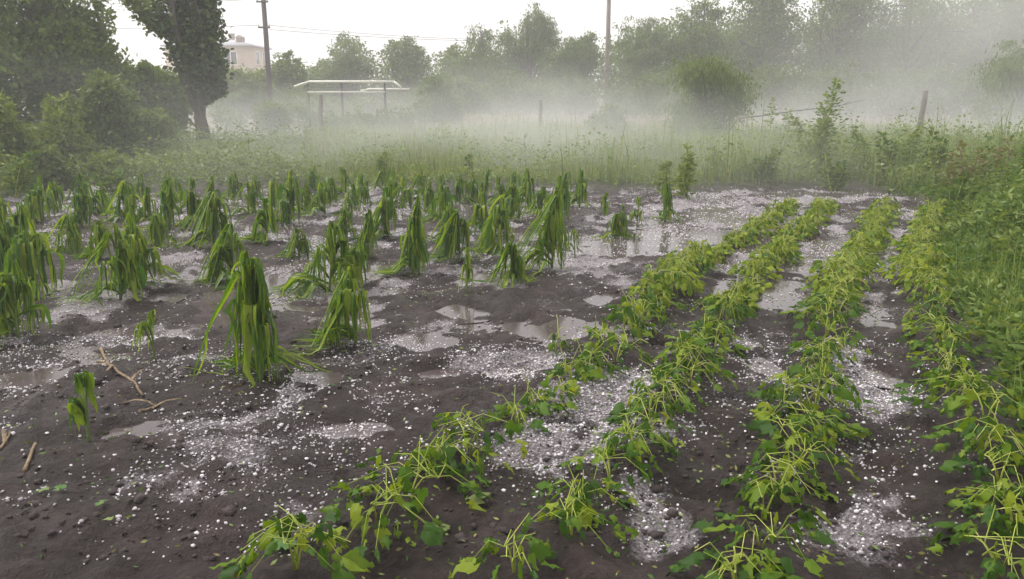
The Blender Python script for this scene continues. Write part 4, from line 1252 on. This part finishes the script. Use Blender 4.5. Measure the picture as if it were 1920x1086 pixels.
# clods of mud
def clods():
    r = np.random.default_rng(81)
    t = (1 + 5 ** .5) / 2
    IV = np.array([(-1, t, 0), (1, t, 0), (-1, -t, 0), (1, -t, 0), (0, -1, t), (0, 1, t), (0, -1, -t), (0, 1, -t), (t, 0, -1), (t, 0, 1), (-t, 0, -1), (-t, 0, 1)], float)
    IV /= np.linalg.norm(IV[0])
    IF = np.array([(0, 11, 5), (0, 5, 1), (0, 1, 7), (0, 7, 10), (0, 10, 11), (1, 5, 9), (5, 11, 4), (11, 10, 2), (10, 7, 6), (7, 1, 8), (3, 9, 4), (3, 4, 2), (3, 2, 6), (3, 6, 8), (3, 8, 9), (4, 9, 5), (2, 4, 11), (6, 2, 10), (8, 6, 7), (9, 8, 1)])
    n = 4500
    y = 2.3 * (12 / 2.3) ** r.uniform(0, 1, n); x = r.uniform(-.72, .72, n) * y
    k = (soil_mask(x, y) > .7) & (fbm(x, y, .8, 3, 83) > -.05)
    x, y = x[k], y[k]; n = len(x)
    s = r.lognormal(-5.1, .55, n).clip(.003, .022)
    V = IV[None] * (1 + r.normal(size=(n, 12, 1)) * .22) * s[:, None, None] * np.stack([r.uniform(.8, 1.5, n), r.uniform(.8, 1.5, n), r.uniform(.5, .9, n)], 1)[:, None, :]
    V = V + np.stack([x, y, ground_h(x, y) + s * .15], 1)[:, None, :]
    me = mesh_np('mud_clods', V.reshape(-1, 3), [(np.arange(n)[:, None, None] * 12 + IF[None]).reshape(-1, 3)])
    smooth_shade(me)
    tag(obj('mud_clods', me, M['clod']), 'small dark clods of wet earth on the plot', 'clods', kind='stuff')
    return IV, IF
IV, IF = clods()

# ------------------------------------------------------------------ hail
def hail():
    r = np.random.default_rng(91)
    n = 1050000
    y = 2.2 + (13.2 - 2.2) * np.sqrt(r.uniform(0, 1, n)) ** 1.15
    x = r.uniform(-.74, .74, n) * (y + .3)
    k = r.uniform(0, 2.9, n) < hail_density(x, y)
    k &= (y < 4.8) | (r.uniform(0, 1, n) < .22)
    x, y = x[k], y[k]
    n = len(x)
    rad = r.lognormal(math.log(.0042), .42, n).clip(.0018, .0095) * (1 + .35 * smooth(5, 11, y))
    z = np.maximum(ground_h(x, y), WATER_Z) + rad * .15
    near = y < 4.3
    def emit(sel, bv, bf, name):
        m_ = sel.sum()
        V = bv[None] * rad[sel][:, None, None] * (1 + .2 * r.normal(size=(m_, len(bv), 1))) * r.uniform(.7, 1.25, (m_, 1, 3)) * np.array([1, 1, .75])
        V = V + np.stack([x[sel], y[sel], z[sel]], 1)[:, None, :]
        me = mesh_np(name, V.reshape(-1, 3), [(np.arange(m_)[:, None, None] * len(bv) + bf[None]).reshape(-1, 3)])
        smooth_shade(me)
        o = obj(name, me, M['hail'])
        return tag(o, 'white hailstones strewn over the near mud' if bv is IV else 'white hail covering the far half of the plot', 'hail', kind='stuff')
    OV = np.array([(1, 0, 0), (-1, 0, 0), (0, 1, 0), (0, -1, 0), (0, 0, 1), (0, 0, -1)], float) * 1.1
    OF = np.array([(4, 0, 2), (4, 2, 1), (4, 1, 3), (4, 3, 0), (5, 2, 0), (5, 1, 2), (5, 3, 1), (5, 0, 3)])
    emit(near, IV, IF, 'hailstones')
    emit(~near, OV, OF, 'hailstones')
    print('hail', n, near.sum())
hail()

# ------------------------------------------------------------------ air: even haze everywhere, a mist bank over the meadow
def volume_mat(name, density, col=(0.985, 0.985, 0.985), aniso=0.2):
    m, nt, out = new_mat(name)
    v = nt.nodes.new('ShaderNodeVolumePrincipled')
    v.inputs['Color'].default_value = (*col, 1)
    v.inputs['Density'].default_value = density
    v.inputs['Anisotropy'].default_value = aniso
    nt.links.new(v.outputs[0], out.inputs['Volume'])
    return m, nt, v
m, nt, v = volume_mat('haze_air', 0.0038)
hb = MB(); hb.box((-430, -70, -1.5), (430, 640, 16.0))
tag(hb.build('haze', m), 'thin even haze in the damp air', 'haze', kind='stuff')

m, nt, v = volume_mat('mist_air', 0.0, (.93, .935, .92))
L = nt.links
tc = nt.nodes.new('ShaderNodeTexCoord')
sp = nt.nodes.new('ShaderNodeSeparateXYZ'); L.new(tc.outputs['Object'], sp.inputs[0])
def math_node(op, a, b=None):
    n = nt.nodes.new('ShaderNodeMath'); n.operation = op
    for i, s in enumerate((a, b)):
        if s is None: continue
        if isinstance(s, (int, float)): n.inputs[i].default_value = s
        else: L.new(s, n.inputs[i])
    return n.outputs[0]
def mrange(val, a, b, c, d):
    n = nt.nodes.new('ShaderNodeMapRange'); n.interpolation_type = 'SMOOTHSTEP'
    for k, q in zip(('From Min', 'From Max', 'To Min', 'To Max'), (a, b, c, d)): n.inputs[k].default_value = q
    L.new(val, n.inputs['Value']); return n.outputs[0]
mp = nt.nodes.new('ShaderNodeMapping'); mp.inputs['Scale'].default_value = (1, .6, 1.6)
L.new(tc.outputs['Object'], mp.inputs['Vector'])
nz = noise(nt, .14, 2, .5, mp.outputs[0])
lump = mrange(nz, .38, .62, .08, 1.75)
nz2 = noise(nt, .22, 2, .5, mp.outputs[0])
zz = math_node('ADD', sp.outputs['Z'], math_node('MULTIPLY', math_node('SUBTRACT', nz2, .5), 3.6))
ground_layer = mrange(zz, -.8, 2.3, 1.0, 0.0)
plume = math_node('MULTIPLY', mrange(sp.outputs['X'], 6, 20, 0, 1), mrange(sp.outputs['Z'], 2.0, 9.4, .45, 0.0))
d = math_node('ADD', ground_layer, plume)
d = math_node('MULTIPLY', d, lump)
d = math_node('MULTIPLY', d, mrange(sp.outputs['Y'], 10, 15, 0, 1))
d = math_node('MULTIPLY', d, mrange(sp.outputs['Y'], 22, 40, 1, .10))
d = math_node('MULTIPLY', d, mrange(sp.outputs['X'], -14, -3, .38, .95))
d = math_node('MULTIPLY', d, math_node('ADD', mrange(sp.outputs['X'], 0, 6, .85, .7), mrange(sp.outputs['X'], 10, 18, 0, .45)))
d = math_node('MULTIPLY', d, .105)
L.new(d, v.inputs['Density'])
mb_ = MB(); mb_.box((-34, 10, -.6), (40, 50, 9.5))
tag(mb_.build('mist', m), 'pale bank of ground mist over the meadow', 'mist', kind='stuff')
